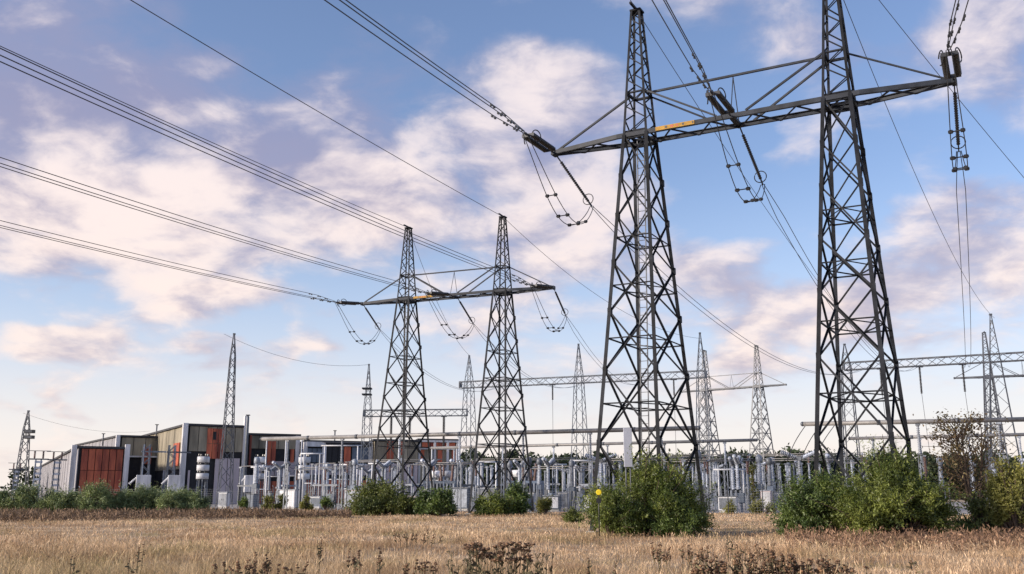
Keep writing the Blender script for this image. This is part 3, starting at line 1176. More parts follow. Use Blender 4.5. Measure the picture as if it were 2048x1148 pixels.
def proto_pillar():
    """white ringed lattice pole with a T shaped head and two insulators"""
    o = thing('terminal_pole', 'x', 'pole', (0, 0, 0), 0)
    a = MB()
    for (i, j) in CORN:
        a.bar((i * .42, j * .42, 0), (i * .34, j * .34, 6.4), .14)
    a.build('legs', M['galv'], o)
    for k in range(8):
        b = MB()
        b.box((0, -.42 + .01 * k, .5 + k * .8), (1.0, .08, .3))
        b.build('batten', M['white'], o)
    MB().box((0, 0, 6.5), (2.6, .25, .18)).build('crossbar', M['steel_mid'], o)
    for s in (-1, 1):
        MB().ribs((s * .55, 0, 6.6), (s * .55, 0, 7.6), .09, .17, 6, 7).build('insulator', M['ins_brown'], o, True)
    MB().bar((-1.5, 0, 7.66), (1.5, 0, 7.66), .08).build('rail', M['steel_mid'], o)
    return o


def proto_reactor():
    o = thing('reactor_stack', 'x', 'reactor', (0, 0, 0), 0)
    a = MB()
    for k in range(5):
        t = 2 * math.pi * k / 5
        a.bar((.75 * math.cos(t), .75 * math.sin(t), 0), (.6 * math.cos(t), .6 * math.sin(t), 3.25), .12)
    a.build('stand', M['galv'], o)
    for k in range(3):
        z = 3.3 + k * 1.02
        c_ = MB().lathe((0, 0, z), (0, 0, z + .72), [(0, .66), (.04, .76), (.96, .76), (1, .66)], 16).build('coil', M['white'], o, True)
        for j in range(4):
            b = MB()
            t = math.pi / 4 + j * math.pi / 2
            b.lathe((.6 * math.cos(t), .6 * math.sin(t), z + .7), (.6 * math.cos(t), .6 * math.sin(t), z + 1.04), [(0, .09), (.5, .13), (1, .09)], 6)
            b.build('spacer', M['ins_dark'], c_)
    return o


def proto_transformer():
    o = thing('power_transformer', 'x', 'transformer', (0, 0, 0), 0)
    bevelled(MB().span(-2.2, 2.2, -1.1, 1.1, .5, 3.4).build('tank', M['bluegrey'], o), .08)
    MB().span(-2.5, 2.5, -1.3, 1.3, 0.03, .5).build('plinth', M['conc'], o)
    for s in range(10):
        x = -2.0 + s * .44
        MB().span(x, x + .2, -1.75, -1.12, .9, 3.1).build('radiator_fin', M['galv'], o)
    MB().lathe((-1.8, .3, 4.3), (1.0, .3, 4.3), [(0, .2), (.04, .45), (.96, .45), (1, .2)], 12).build('conservator', M['white'], o, True)
    for x in (-1.2, .6):
        MB().bar((x, .3, 3.4), (x, .3, 4.0), .14).build('conservator_leg', M['galv'], o)
    for k in range(3):
        x = -1.4 + k * 1.4
        MB().ribs((x, -.55, 3.4), (x * 1.25, -1.0, 5.5), .14, .24, 12, 9, .8).build('bushing', M['ins_brown'], o, True)
    return o


def proto_cabinet():
    o = thing('control_cabinet', 'x', 'cabinet', (0, 0, 0), 0)
    bevelled(MB().span(-.6, .6, -.3, .3, .25, 1.85).build('housing', M['white'], o), .03)
    MB().span(-.68, .68, -.38, .38, 1.851, 1.95).build('rain_hood', M['galv'], o)
    for s in (-1, 1):
        d_ = MB().span(min(s * .03, s * .55), max(s * .03, s * .55), -.325, -.301, .35, 1.75).build('door', M['galv'], o)
        MB().box((s * .1, -.34, 1.05), (.04, .03, .2)).build('handle', M['black'], d_)
    MB().span(-.55, .55, -.25, .25, 0, .25).build('plinth', M['conc'], o)
    return o


PROTO = dict(d=proto_disconnector, b=proto_breaker, c=proto_ct, p=proto_pillar, r=proto_reactor, t=proto_transformer, k=proto_cabinet)
_made = {}


def gear(kind, label, loc, rz=-YA, scale=1.0, group=None):
    if kind not in _made:
        _made[kind] = o = PROTO[kind]()
    else:
        o = copy_tree(_made[kind])
        for k in ('label', 'group'):
            if k in o:
                del o[k]
    o.location = loc
    o.rotation_euler = (0, 0, rz)
    o.scale = (scale, scale, scale)
    tag(o, label, None, group)
    return o


def picture_u(p):
    return 1024 + FPX * p.x / (p.y * CP + (p.z - CAM_H) * SP)


ORD = ['first', 'second', 'third', 'fourth', 'fifth', 'sixth', 'seventh', 'eighth', 'ninth', 'tenth', 'eleventh', 'twelfth', 'thirteenth', 'fourteenth',
       'fifteenth', 'sixteenth', 'seventeenth', 'eighteenth', 'nineteenth', 'twentieth']
rs = random.Random(11)
count = {}
KIND = {'d': 'disconnector switch', 'b': 'circuit breaker', 'c': 'current transformer'}
# rows of switchgear behind the fence: (distance into the yard, s from, s to, spacing, pattern)
ROWS = [
    (9, -31, 34, 3.3, 'cb-dcb', 'front'), (14.5, -36, 40, 3.0, 'd-dpbc-d', 'second'), (21, -38, 44, 3.1, 'bd-c-bd-p', 'third'),
    (28, -34, 48, 3.0, 'pdcb-d', 'fourth'), (36, -30, 52, 3.2, 'dc-bdp', 'fifth'), (45, -20, 56, 3.2, 'cd-bp', 'sixth'), (56, 2, 60, 3.3, 'd-cdp', 'seventh'),
]
for (t, s0, s1, ds, pat, rn) in ROWS:
    s, i = s0, 0
    while s < s1:
        k = pat[i % len(pat)]
        p = yard(s + rs.uniform(-.4, .4), t + rs.uniform(-.4, .4))
        u = picture_u(p)
        i += 1
        s += ds
        if u > 2090 or (1620 < u < 1990 and t > 30) or k == '-':
            continue
        z = rs.choice([1.0, 1.0, .92, 1.07])
        nth = ORD[count.get((rn, k), 0)]
        count[(rn, k)] = count.get((rn, k), 0) + 1
        if k == 'p':
            post(f'{nth} ribbed post insulator from the left in the {rn} switchgear row', p, rs.choice([2.6, 2.9]), rs.choice([2.2, 2.6]), .2, rs.choice(['ins_grey', 'ins_grey', 'ins_brown']), f'{rn} row post insulators')
        else:
            gear(k, f'{nth} grey {KIND[k]} from the left in the {rn} switchgear row', p, -YA + rs.choice([0, math.pi / 2, math.pi / 2]), z, f'{rn} row {KIND[k]} units')

# long thin busbars above the rows, and kiosks at their feet
for i_, (t, s0, s1, z) in enumerate(((11.5, -27, -19, 4.6), (18, -24, -12, 5.6), (12.5, -12, -4, 5.0), (25, -10, 3, 5.8), (11.5, 3, 10, 4.4), (18, 9, 18, 5.4), (26, 14, 24, 6.0), (12, 18, 26, 5.0), (33, 24, 36, 6.2), (19, 27, 37, 5.2))):
    o = thing('row_busbar', f'{ORD[i_]} short pair of busbars from the left, laid above the switchgear', 'busbar', yard(s0, t), -YA, 'short busbars')
    for j in (0, 1):
        MB().tube([(-.4, j * 1.5, z + .25 * j), (s1 - s0 + .4, j * 1.5, z + .25 * j)], .05, 6).build('bar', M['tube'], o, True)
    n = max(1, round((s1 - s0) / 5))
    for k in range(n + 1):
        x = (s1 - s0) * k / n
        MB().tube([(x, 0, 0), (x, 0, z - 1.3)], .09, 7).build('post', M['galv'], o, True)
        MB().ribs((x, 0, z - 1.3), (x, 0, z - .07), .09, .17, 8, 7).build('insulator', M['ins_brown'], o, True)
        MB().bar((x, -.15, z - .02), (x, 1.65, z + .24), .09).build('bracket', M['galv'], o)
rk = random.Random(4)
for k in range(16):
    s_ = -29 + k * 4.1 + rk.uniform(-1, 1)
    wd, ht = rk.uniform(.9, 2.2), rk.uniform(1.2, 2.4)
    o = thing('marshalling_kiosk', f'{ORD[k]} low equipment kiosk from the left at the feet of the switchgear', 'cabinet', yard(s_, 6.2 + rk.uniform(0, 1.5)), -YA, 'equipment kiosks')
    bevelled(MB().span(-wd / 2, wd / 2, -.4, .4, .2, ht).build('housing', M[rk.choice(['bluegrey', 'white', 'pinkgrey', 'bluegrey', 'steel_mid'])], o), .04)
    MB().span(-wd / 2 - .06, wd / 2 + .06, -.47, .47, ht + .001, ht + .08).build('lid', M['galv'], o)
    MB().span(-wd / 2 + .08, wd / 2 - .08, -.43, -.401, .35, ht - .12).build('door', M[rk.choice(['bluegrey', 'galv', 'white'])], o)
    MB().span(-wd / 2 + .05, wd / 2 - .05, -.35, .35, 0, .2).build('plinth', M['conc'], o)

# pieces that stand out in front of the halls
for (u, Y, lab) in ((68, 140, 'white ringed terminal pole by the grey wall, left one'), (106, 143, 'white ringed terminal pole by the grey wall, right one'),
                    (26, 146, 'white ringed terminal pole below the floodlight mast')):
    gear('p', lab, ground(u, Y), R(30), 1.0 if u > 30 else .8, 'white ringed terminal poles')
for (u, Y, lab) in ((285, 141, 'with crossbar before the dark bays, left one'), (336, 143, 'with crossbar before the dark bays, right one')):
    o = thing('lattice_post', 'pale lattice post ' + lab, 'lattice post', ground(u, Y), R(30), 'pale lattice posts')
    a = MB()
    for (i, j) in CORN:
        member('leg', (i * .55, j * .55, 0), (i * .4, j * .4, 8.6), .14, M['galv'], o)
    g = MB()
    for k in range(9):
        s = 1 if k % 2 else -1
        for j in (-1, 1):
            g.bar((s * .5, j * .5, k * .95), (-s * .47, j * .47, k * .95 + .95), .08)
    tag(g.build('bracing', M['galv'], o), kind='stuff')
    MB().box((1.0, 0, 7.6), (3.4, .18, .2)).build('crossbar', M['galv'], o)
for (u, Y, wd, lab) in ((283, 135, 1.9, 'large white enclosure in front of the dark hall bay, left one'), (345, 136, 1.7, 'large white enclosure in front of the dark hall bay, right one'),
                        (497, 137, 1.5, 'white enclosure right of the tall grey post')):
    o = thing('white_enclosure', lab, 'enclosure', ground(u, Y), R(20), 'white enclosures by the hall')
    bevelled(MB().span(-wd / 2, wd / 2, -.6, .6, 1.9, 4.2).build('housing', M['white'], o), .05)
    MB().span(-wd * .04, wd * .46, -.63, -.601, 2.0, 4.1).build('panel', M['white'], o)
    for s in (-1, 1):
        MB().bar((s * wd * .4, 0, 0), (s * wd * .4, 0, 1.9), .14).build('leg', M['galv'], o)
    MB().ribs((-wd * .45, -.2, 3.9), (-wd * .95, -.2, 3.0), .09, .16, 6, 7).build('bushing', M['white'], o, True)
for (u, Y, lab) in ((401, 138, 'stack of white reactor coils left of the pale pink wall'), (516, 140, 'stack of white reactor coils right of the tall grey post'),
                    (605, 140, 'stack of white reactor coils beside the pillar of the lower hall')):
    gear('r', lab, ground(u, Y), 0, 1.12, 'white reactor stacks')
for (u, Y, lab) in ((885, 122, 'blue grey transformer between the masts of the left pylon'), (1050, 118, 'blue grey transformer right of the left pylon')):
    gear('t', lab, ground(u, Y), -YA + .1, .95, 'blue grey transformers')
for (u, Y, lab) in ((447, 118, 'white control cabinet at the foot of the lightning mast'), (700, 116, 'white control cabinet near the low glazed hall'),
                    (1060, 112, 'white control cabinet right of the left pylon'), (1128, 108, 'white control cabinet on the gravel behind the pale green shrub'),
                    (1560, 102, 'white control cabinet by the fence left of the right bushes')):
    gear('k', lab, ground(u, Y), -YA, 1.0, 'white control cabinets')

# pale pipe frames that rise above the switchgear
for (uL, uR, v, Y, lab) in ((527, 566, 880, 134, 'left of the pair in front of the olive hall'), (570, 598, 878, 136, 'right of the pair in front of the olive hall'),
                            (645, 712, 892, 132, 'in front of the glazed hall'), (862, 912, 897, 134, 'in front of the small white framed hall'),
                            (1098, 1126, 930, 112, 'among the switchgear right of the left pylon'),
                            (604, 636, 908, 128, 'right of the coil stack at the low hall'), (684, 722, 930, 124, 'low and wide before the glazed hall'),
                            (742, 778, 928, 122, 'low behind the left mast of the left pylon'), (962, 992, 925, 118, 'behind the right mast of the left pylon'),
                            (1150, 1182, 922, 116, 'left of the near bush'), (505, 530, 935, 130, 'low and narrow right of the tall grey post'), (1440, 1490, 940, 104, 'low under the busbar canopy')):
    o = thing('pipe_frame', 'thin pale pipe frame ' + lab, 'frame', ground(uL, Y), 0, 'pale pipe frames')
    z = zat(v, Y)
    x = ground(uR, Y).x - ground(uL, Y).x
    for q in (0, x):
        MB().tube([(q, 0, 0), (q, 0, z)], .09, 7).build('leg', M['white'], o, True)
    MB().tube([(-.5, 0, z + .05), (x + .5, 0, z + .05)], .09, 7).build('top_rail', M['white'], o, True)
    if z > 5:
        MB().tube([(0, .02, z * .45), (x, .02, z * .45)], .06, 6).build('mid_rail', M['white'], o, True)

# low grey canopy with many slim posts right of the nearest left mast
o = thing('busbar_canopy', 'dark flat busbar canopy on slim pale posts right of the nearest left mast', 'canopy', ground(1412, 112), -YA)
zc = zat(924, 112)
wd = 6.0
MB().span(0, wd, -.9, .9, zc, zc + .22).build('deck', M['steel_dark'], o)
for k in range(7):
    MB().tube([(.2 + k * .93, -.7 if k % 2 else .7, 0), (.2 + k * .93, -.7 if k % 2 else .7, zc)], .08, 6).build('post', M['galv'], o, True)
for k in range(9):
    u = 1515 + k * 15.5
    post(f'{ORD[k]} slim pale post insulator from the left in the short row by the right bush', ground(u, 106 - k * .5), 3.0, zat(926, 105) - 3.2, .13, 'ins_grey', 'slim posts by the right bush')

# ------------------------------------------------------------------ fence round the yard
o = thing('yard_fence', 'low pale mesh fence on steel posts along the front of the substation', 'fence', yard(0, 0), -YA)
fl = MB()
xs = np.arange(-64, 44.1, 3.0)
for x in xs:
    p = MB().tube([(float(x), 0, 0), (float(x), 0, 2.3), (float(x), -.25, 2.6)], .045, 6).build('post', M['galv'], o, True)
for k in range(len(xs) - 1):
    x0, x1 = float(xs[k]), float(xs[k + 1])
    b = MB()
    for j in range(10):
        b.bar((x0, 0, .12 + j * .235), (x1, 0, .12 + j * .235), .008)
    n = 12
    for j in range(n):
        b.bar((x0 + 3.0 * j / n, .012, .1), (x0 + 3.0 * j / n, .012, 2.25), .006)
    tag(b.build('mesh_panel', M['galv'], o), kind='stuff')

# ------------------------------------------------------------------ halls on the left
class Hall:
    """a hall whose front starts at picture column u, depth Y and runs at compass angle az"""

    def __init__(s, label, u, Y, az_deg, vtop, name='substation_hall', cat='building'):
        s.Y = Y
        s.phi = R(az_deg)
        s.P = ground(u, Y)
        s.o = thing(name, label, cat, s.P, math.pi / 2 - s.phi)
        s.top = zat(vtop, Y)
        s.xd = Vector((math.sin(s.phi), math.cos(s.phi), 0))
        s.yd = Vector((-math.cos(s.phi), math.sin(s.phi), 0))

    def x(s, u, y=0.0, z=5.0):
        lo, hi = -60.0, 120.0
        for _ in range(50):
            m_ = (lo + hi) / 2
            p = s.P + s.xd * m_ + s.yd * y + Vector((0, 0, z))
            if picture_u(p) < u:
                lo = m_
            else:
                hi = m_
        return lo

    def depth(s, u):
        """how far back the left side runs to reach column u"""
        lo, hi = 0.0, 150.0
        for _ in range(50):
            m_ = (lo + hi) / 2
            if picture_u(s.P + s.yd * m_ + Vector((0, 0, 5))) > u:
                lo = m_
            else:
                hi = m_
        return lo

    def z(s, v, x=0.0, y=0.0):
        return zat(v, (s.P + s.xd * x + s.yd * y).y)

    def bx(s, name, x0, x1, z0, z1, m, y=0.0, t=.2, parent=None):
        return MB().span(x0, x1, y - t, y, z0, z1).build(name, M[m], parent or s.o)

    def panels(s, name, x0, x1, z0, z1, m, wdt, y=0.0, t=.12, rows=1):
        n = max(1, round((x1 - x0) / wdt))
        w_ = (x1 - x0) / n
        h = (z1 - z0) / rows
        me = MB().box((0, 0, 0), (w_ - .10, t, h - .07)).mesh(name, M[m])
        for i in range(n):
            for j in range(rows):
                o = bpy.data.objects.new(name, me)
                o.location = (x0 + w_ * (i + .5), y - t / 2 - random.uniform(0, .03), z0 + h * (j + .5))
                link(o, s.o)

    def shell(s, L, D, drop, m_side='greywall', body='dark', side_z=0.0):
        """dark core, ribbed left side with a sloping top, roof slab"""
        t0, t1 = s.top - .25, s.top - .25 - drop
        c_ = MB()
        vs = [(.15, .15, 0), (L - .15, .15, 0), (L - .15, D - .15, 0), (.15, D - .15, 0), (.15, .15, t0), (L - .15, .15, t0), (L - .15, D - .15, t1), (.15, D - .15, t1)]
        c_.add(vs, [(0, 3, 2, 1), (4, 5, 6, 7), (0, 1, 5, 4), (1, 2, 6, 5), (2, 3, 7, 6), (3, 0, 4, 7)])
        c_.build('core_wall', M[body], s.o)  # solid block; its near-black default paints the shade inside open bays
        n = max(2, int(D / 2.6))
        for k in range(n):
            y0, y1 = D * k / n + .02, D * (k + 1) / n - .02
            z0, z1 = t0 - drop * y0 / D - .02, t0 - drop * y1 / D - .02
            x0, x1 = -.02 - .05 * (k % 2), .10
            v2 = [(x0, y0, side_z), (x1, y0, side_z), (x1, y1, side_z), (x0, y1, side_z), (x0, y0, z0), (x1, y0, z0), (x1, y1, z1), (x0, y1, z1)]
            MB().add(v2, [(0, 3, 2, 1), (4, 5, 6, 7), (0, 1, 5, 4), (1, 2, 6, 5), (2, 3, 7, 6), (3, 0, 4, 7)]).build('wall_panel', M[m_side], s.o)
        ov = .35
        v3 = [(-ov, -ov, t0 + .02), (L + ov, -ov, t0 + .02), (L + ov, D + ov, t1 + .02), (-ov, D + ov, t1 + .02)]
        v3 += [(a, b, z + .32) for (a, b, z) in v3]
        MB().add(v3, [(0, 3, 2, 1), (4, 5, 6, 7), (0, 1, 5, 4), (1, 2, 6, 5), (2, 3, 7, 6), (3, 0, 4, 7)]).build('roof', M['roofdark'], s.o)

    def pillar(s, u, v, wdt=.8, z0=0.0, m='conc_white', y=.1, t=.55):
        wdt *= .78
        x = s.x(u)
        z1 = s.z(v, x)
        return bevelled(MB().span(x - wdt / 2, x + wdt / 2, y - t, y, z0, z1).build('pillar', M[m], s.o), .04)


# hall A, the red fronted one at far left
h = Hall('low hall at far left with a rusty red panelled front between white pillars', 147, 150, 62, 893)
L = h.x(250)
D = h.depth(46)
h.shell(L, D, h.top - zat(941, (h.P + h.yd * D).y))
h.panels('red_panel', .45, L - .45, h.z(984), h.top - .3, 'red', .95, rows=2)
h.panels('red_panel', .45, L - .45, 0.02, h.z(984) - .02, 'red', .95)
h.pillar(144, 890, .95)
h.pillar(251, 889, .95)
# hall B behind it
h = Hall('olive brown hall behind the red fronted hall, with dark open bays', 228, 172, 60, 871)
L = h.x(380)
D = h.depth(146)
h.shell(L, D, h.top - zat(890, (h.P + h.yd * D).y))
h.panels('concrete_panel', .4, L, h.z(911), h.top - .3, 'olive', 1.9)
h.panels('red_panel', h.x(283), h.x(300), h.z(928), h.z(893), 'red', 1.0, y=-.14)
h.panels('red_panel', h.x(343), h.x(358), h.z(932), h.z(873), 'red', 1.0, y=-.14)
h.pillar(230, 870, .9)
h.bx('ledge', .3, L, h.z(914), h.z(911), 'conc_white', y=-.05, t=.5)
# hall C, the tallest
h = Hall('tallest hall with olive concrete band, a red patch and a pale pink lower wall', 364, 158, 58, 848)
L = h.x(486)
D = h.depth(276)
h.shell(L, D, h.top - zat(873, (h.P + h.yd * D).y), 'olive', side_z=5.6)
for (ua, ub, va, vb) in ((358, 346, 932, 885), (300, 286, 930, 892)):
    ya, yb = h.depth(ua), h.depth(ub)
    for j in range(3):
        y0, y1 = ya + (yb - ya) * j / 3 + .03, ya + (yb - ya) * (j + 1) / 3
        MB().span(-.25, -.13, y0, y1, h.z(va, 0, ya), h.z(vb, 0, ya)).build('red_panel', M['red'], h.o)
for (ua, z1) in ((330, 5.6), (306, 5.4)):
    ya = h.depth(ua)
    MB().span(-.2, .3, ya, ya + .7, 0, z1).build('pillar', M['conc_white'], h.o)
h.panels('concrete_panel', .4, L - .2, h.z(904, 6), h.top - .3, 'olive', 1.5)
h.panels('red_panel', h.x(409), h.x(443), h.z(918, 5), h.z(857, 5), 'red', 1.0, y=-.14, rows=2)
h.panels('wall_panel', h.x(428), h.x(478), 0.02, h.z(916, 6), 'pinkgrey', 2.2, y=-.05)
h.panels('wall_panel', .5, h.x(380), 0.02, h.z(940), 'pinkgrey', 1.2, y=-.05)
h.pillar(364, 846, 1.05)
h.bx('window_slot', h.x(421), h.x(427), h.z(880, 5), h.z(864, 5), 'dark', y=-.27, t=.05)
p_ = h.pillar(486, 832, .9)
# hall D
h = Hall('olive and red hall right of the tallest hall, behind pale pipe frames', 488, 170, 64, 867)
L = h.x(594)
h.shell(L, 14, 1.0, 'olive')
h.panels('concrete_panel', .3, L - .2, h.z(898, 4), h.top - .3, 'olive', 1.7)
h.panels('red_panel', .3, h.x(500), h.z(935), h.z(870), 'red', .9, y=-.14)
h.panels('red_panel', h.x(531), h.x(549), h.z(930, 4), h.z(882, 4), 'red', .9, y=-.14)
h.panels('red_panel', h.x(578), h.x(586), h.z(925, 6), h.z(898, 6), 'red', .8, y=-.14)
h.panels('wall_panel', h.x(505), L - .3, h.z(952, 5), h.z(922, 5), 'pinkgrey', 2.0, y=-.05)
h.panels('red_panel', h.x(512), L - .3, 0.02, h.z(962, 5), 'red', 1.3, y=-.05)
h.pillar(592, 872, .9)
# hall E, glazed
h = Hall('low grey hall with dark fascia and glazed bays between white pillars', 606, 172, 66, 881)
L = h.x(742)
h.shell(L, 12, .8, 'greywall')
h.bx('fascia', .1, h.x(644), h.z(893), h.top - .2, 'white', y=-.06, t=.5)
h.bx('fascia', h.x(648), L - .2, h.z(892, 8), h.z(886, 8), 'dark', y=-.06, t=.5)
h.bx('fascia', h.x(640), L, h.z(886, 8) + .02, h.top - .2, 'rail', y=-.1, t=.6)
h.panels('window_pane', h.x(612), h.x(642), h.z(925), h.z(896), 'bluegrey', 1.0)
h.panels('window_pane', h.x(650), h.x(686), h.z(925, 6), h.z(894, 6), 'dark', 1.1)
h.panels('window_pane', h.x(702), h.x(736), h.z(925, 9), h.z(894, 9), 'bluegrey', 1.1)
h.panels('red_panel', h.x(686), h.x(700), h.z(930, 8), h.z(893, 8), 'red', 1.0)
h.panels('wall_panel', .3, L - .3, h.z(950, 5), h.z(927, 5), 'pinkgrey', 2.2, y=-.03)
h.panels('red_panel', .3, L - .3, 0.02, h.z(960, 5), 'red', 1.6, y=-.03)
for u in (608, 646, 739):
    h.pillar(u, 884, .9)
# hall F
h = Hall('olive hall with red panels seen through the left mast of the left pylon', 746, 176, 68, 879)
L = h.x(838)
h.shell(L, 12, .8, 'olive')
h.panels('concrete_panel', .3, L - .3, h.z(925, 4), h.top - .3, 'olive', 1.8)
h.panels('red_panel', h.x(772), h.x(786), h.z(918, 3), h.z(880, 3), 'red', .9, y=-.14)
h.panels('red_panel', h.x(795), h.x(806), h.z(910, 4), h.z(880, 4), 'red', .9, y=-.14)
h.panels('wall_panel', .3, L - .3, 0.02, h.z(927, 4), 'pinkgrey', 2.2, y=-.03)
# hall G
h = Hall('small hall with white frame and brown red band right of the left mast', 836, 182, 72, 878)
L = h.x(915)
h.shell(L, 10, .6, 'olive', 'olive')
h.bx('fascia', -.1, L + .1, h.z(884), h.top - .2, 'white', y=-.06, t=.4)
h.panels('brown_panel', .5, L - .5, h.z(895, 4), h.z(885, 4), 'red', 1.6)
h.bx('ledge', .1, L, h.z(899, 4), h.z(896, 4), 'conc_white', y=-.06, t=.4)
for (a_, b_) in ((840, 848), (874, 884), (902, 911)):
    h.panels('brown_panel', h.x(a_), h.x(b_), h.z(925, 4), h.z(900, 4), 'red', .8)
for u in (837, 868, 894, 914):
    h.pillar(u, 882, .55)
# roof clutter
for (u, v, Y, hh, lab) in ((314, 850, 175, 1.6, 'small dark vent pipe on the roof slope left of the tallest hall'), (670, 862, 176, 2.0, 'thin vent pipe on the grey fascia roof'),
                           (207, 868, 185, 1.0, 'small aerial on the roof behind the red front')):
    z = zat(v, Y)
    o = thing('vent_pipe', lab, 'pipe', (col(u, Y, z), Y, z - hh), 0, 'roof vents')
    MB().tube([(0, 0, -1.2), (0, 0, hh)], .12, 8).build('pipe', M['steel_mid'], o, True)
    MB().box((0, 0, hh + .06), (.5, .5, .12)).build('cap', M['roofdark'], o)
o = thing('grey_post', 'tall plain grey post rising above the corner of the tallest hall', 'post', ground(486, 139), 0)
MB().lathe((0, 0, 0), (0, 0, zat(831, 139)), [(0, .26), (.98, .2), (1, .12)], 10).build('shaft', M['steel_far'], o, True)
MB().box((0, 0, zat(831, 139) + .05), (.5, .5, .14)).build('cap', M['steel_mid'], o)

# marker plate and yellow marker in the bush by the nearest pylon
o = thing('marker_plate', 'tall narrow grey plate on a post rising out of the bush by the nearest pylon', 'sign', ground(1260, 44.6), 0)
z0, z1 = zat(934, 44.6), zat(856, 44.6)
bevelled(MB().box((0, 0, (z0 + z1) / 2), (.38, .06, z1 - z0)).build('plate', M['plate'], o), .01)
for s in (-1, 1):
    MB().tube([(s * .1, .07, 0), (s * .1, .07, z1 - .1)], .035, 6).build('post', M['steel_mid'], o, True)
o = thing('yellow_marker', 'small bright yellow marker on a dark stake at the left of the near bush', 'marker', ground(1199, 42.8), 0)
z0, z1 = zat(995, 42.8), zat(974, 42.8)
MB().lathe((0, -.05, (z0 + z1) / 2), (0, .0, (z0 + z1) / 2), [(0, .09), (.2, .12), (.8, .12), (1, .09)], 18).build('disc', M['yellow2'], o)
MB().tube([(0, .03, 0), (0, .03, z1)], .03, 6).build('stake', M['black'], o, True)
MB().box((0, -.0, zat(1001, 42.8)), (.2, .05, .2)).build('tag', M['black'], o)
# ------------------------------------------------------------------ shrubs and trees
def shrub(name, label, u, Y, wpx, vtop, m, seed, lumps=22, shoots=26, leaves=34, LL=.16, LW=.055, cat='bush', group=None,
          depth=.8, low=.0, lump_r=.30, upright=.5, stem_m='bark', flat=1.4, base_v=None):
    rng = np.random.default_rng(seed)
    wd = wpx / FPX * Y
    ht = zat(vtop, Y)
    o = thing(name, label, cat, ground(u, Y), rng.uniform(0, .3), group)
    ends, starts = [], []
    # lump centres over a dome
    for k in range(lumps):
        th = rng.uniform(0, 2 * math.pi)
        ph = math.asin(rng.uniform(low, 1.0) ** flat)
        rr = rng.uniform(.66, .92)
        c_ = np.array([math.cos(th) * math.cos(ph) * wd / 2 * rr, math.sin(th) * math.cos(ph) * wd / 2 * depth * rr, .12 * ht + math.sin(ph) * ht * .80 * rr])
        r_ = lump_r * min(wd / 2, ht) * rng.uniform(.7, 1.25)
        n = int(shoots * rng.uniform(.7, 1.3))
        e = c_ + rng.normal(size=(n, 3)) * r_ * .55 + np.array([0, 0, 1]) * r_ * upright * rng.uniform(0, 1, (n, 1))
        far_ = rng.uniform(0, 1, (n, 1)) < .13
        e = np.where(far_, e * rng.uniform(1.08, 1.28, (n, 1)), e)
        e[:, 2] = np.clip(e[:, 2], .05, ht * 1.12)
        s_ = c_ * np.array([.45, .45, .35]) + rng.normal(size=(n, 3)) * np.array([.12, .12, .04]) * wd * .3
        s_[:, 2] = np.clip(s_[:, 2], .02, None)
        ends.append(e)
        starts.append(s_)
    ends, starts = np.concatenate(ends), np.concatenate(starts)
    n = len(ends)
    t = rng.uniform(.42, 1.0, (n, leaves, 1)) ** .8
    P = starts[:, None] * (1 - t) + ends[:, None] * t
    keep = (rng.uniform(0, 1, (n, leaves)) < np.where(np.linalg.norm(ends, axis=1) > .95 * max(ht, wd / 2), .6, 1.0)[:, None]).reshape(-1)
    P[..., 2] += (t[..., 0] - t[..., 0] ** 2) * .25 * ht
    P = P.reshape(-1, 3) + rng.normal(size=(n * leaves, 3)) * LL * .55
    P[:, 2] = np.clip(P[:, 2], .03, None)
    P = P[keep]
    V, Q = leaf_quads(P, LL, LW, rng, up=.4)
    np_mesh('crown', V, Q, M[m], o)
    b = MB()
    for k in range(0, n, max(1, n // 95)):
        s0 = Vector((starts[k][0] * .25, starts[k][1] * .25, 0))
        b.tube([s0, Vector(starts[k]) + Vector((0, 0, .1)), Vector(starts[k]).lerp(Vector(ends[k]), .55) + Vector((0, 0, .06 * ht)), Vector(ends[k]) * (1.06 if k % 3 == 0 else 1.0)],
               [.045 * ht / 3, .035 * ht / 3, .02 * ht / 3, .008 * ht / 3], 5)
    b.build('stem', M[stem_m], o)
    return o


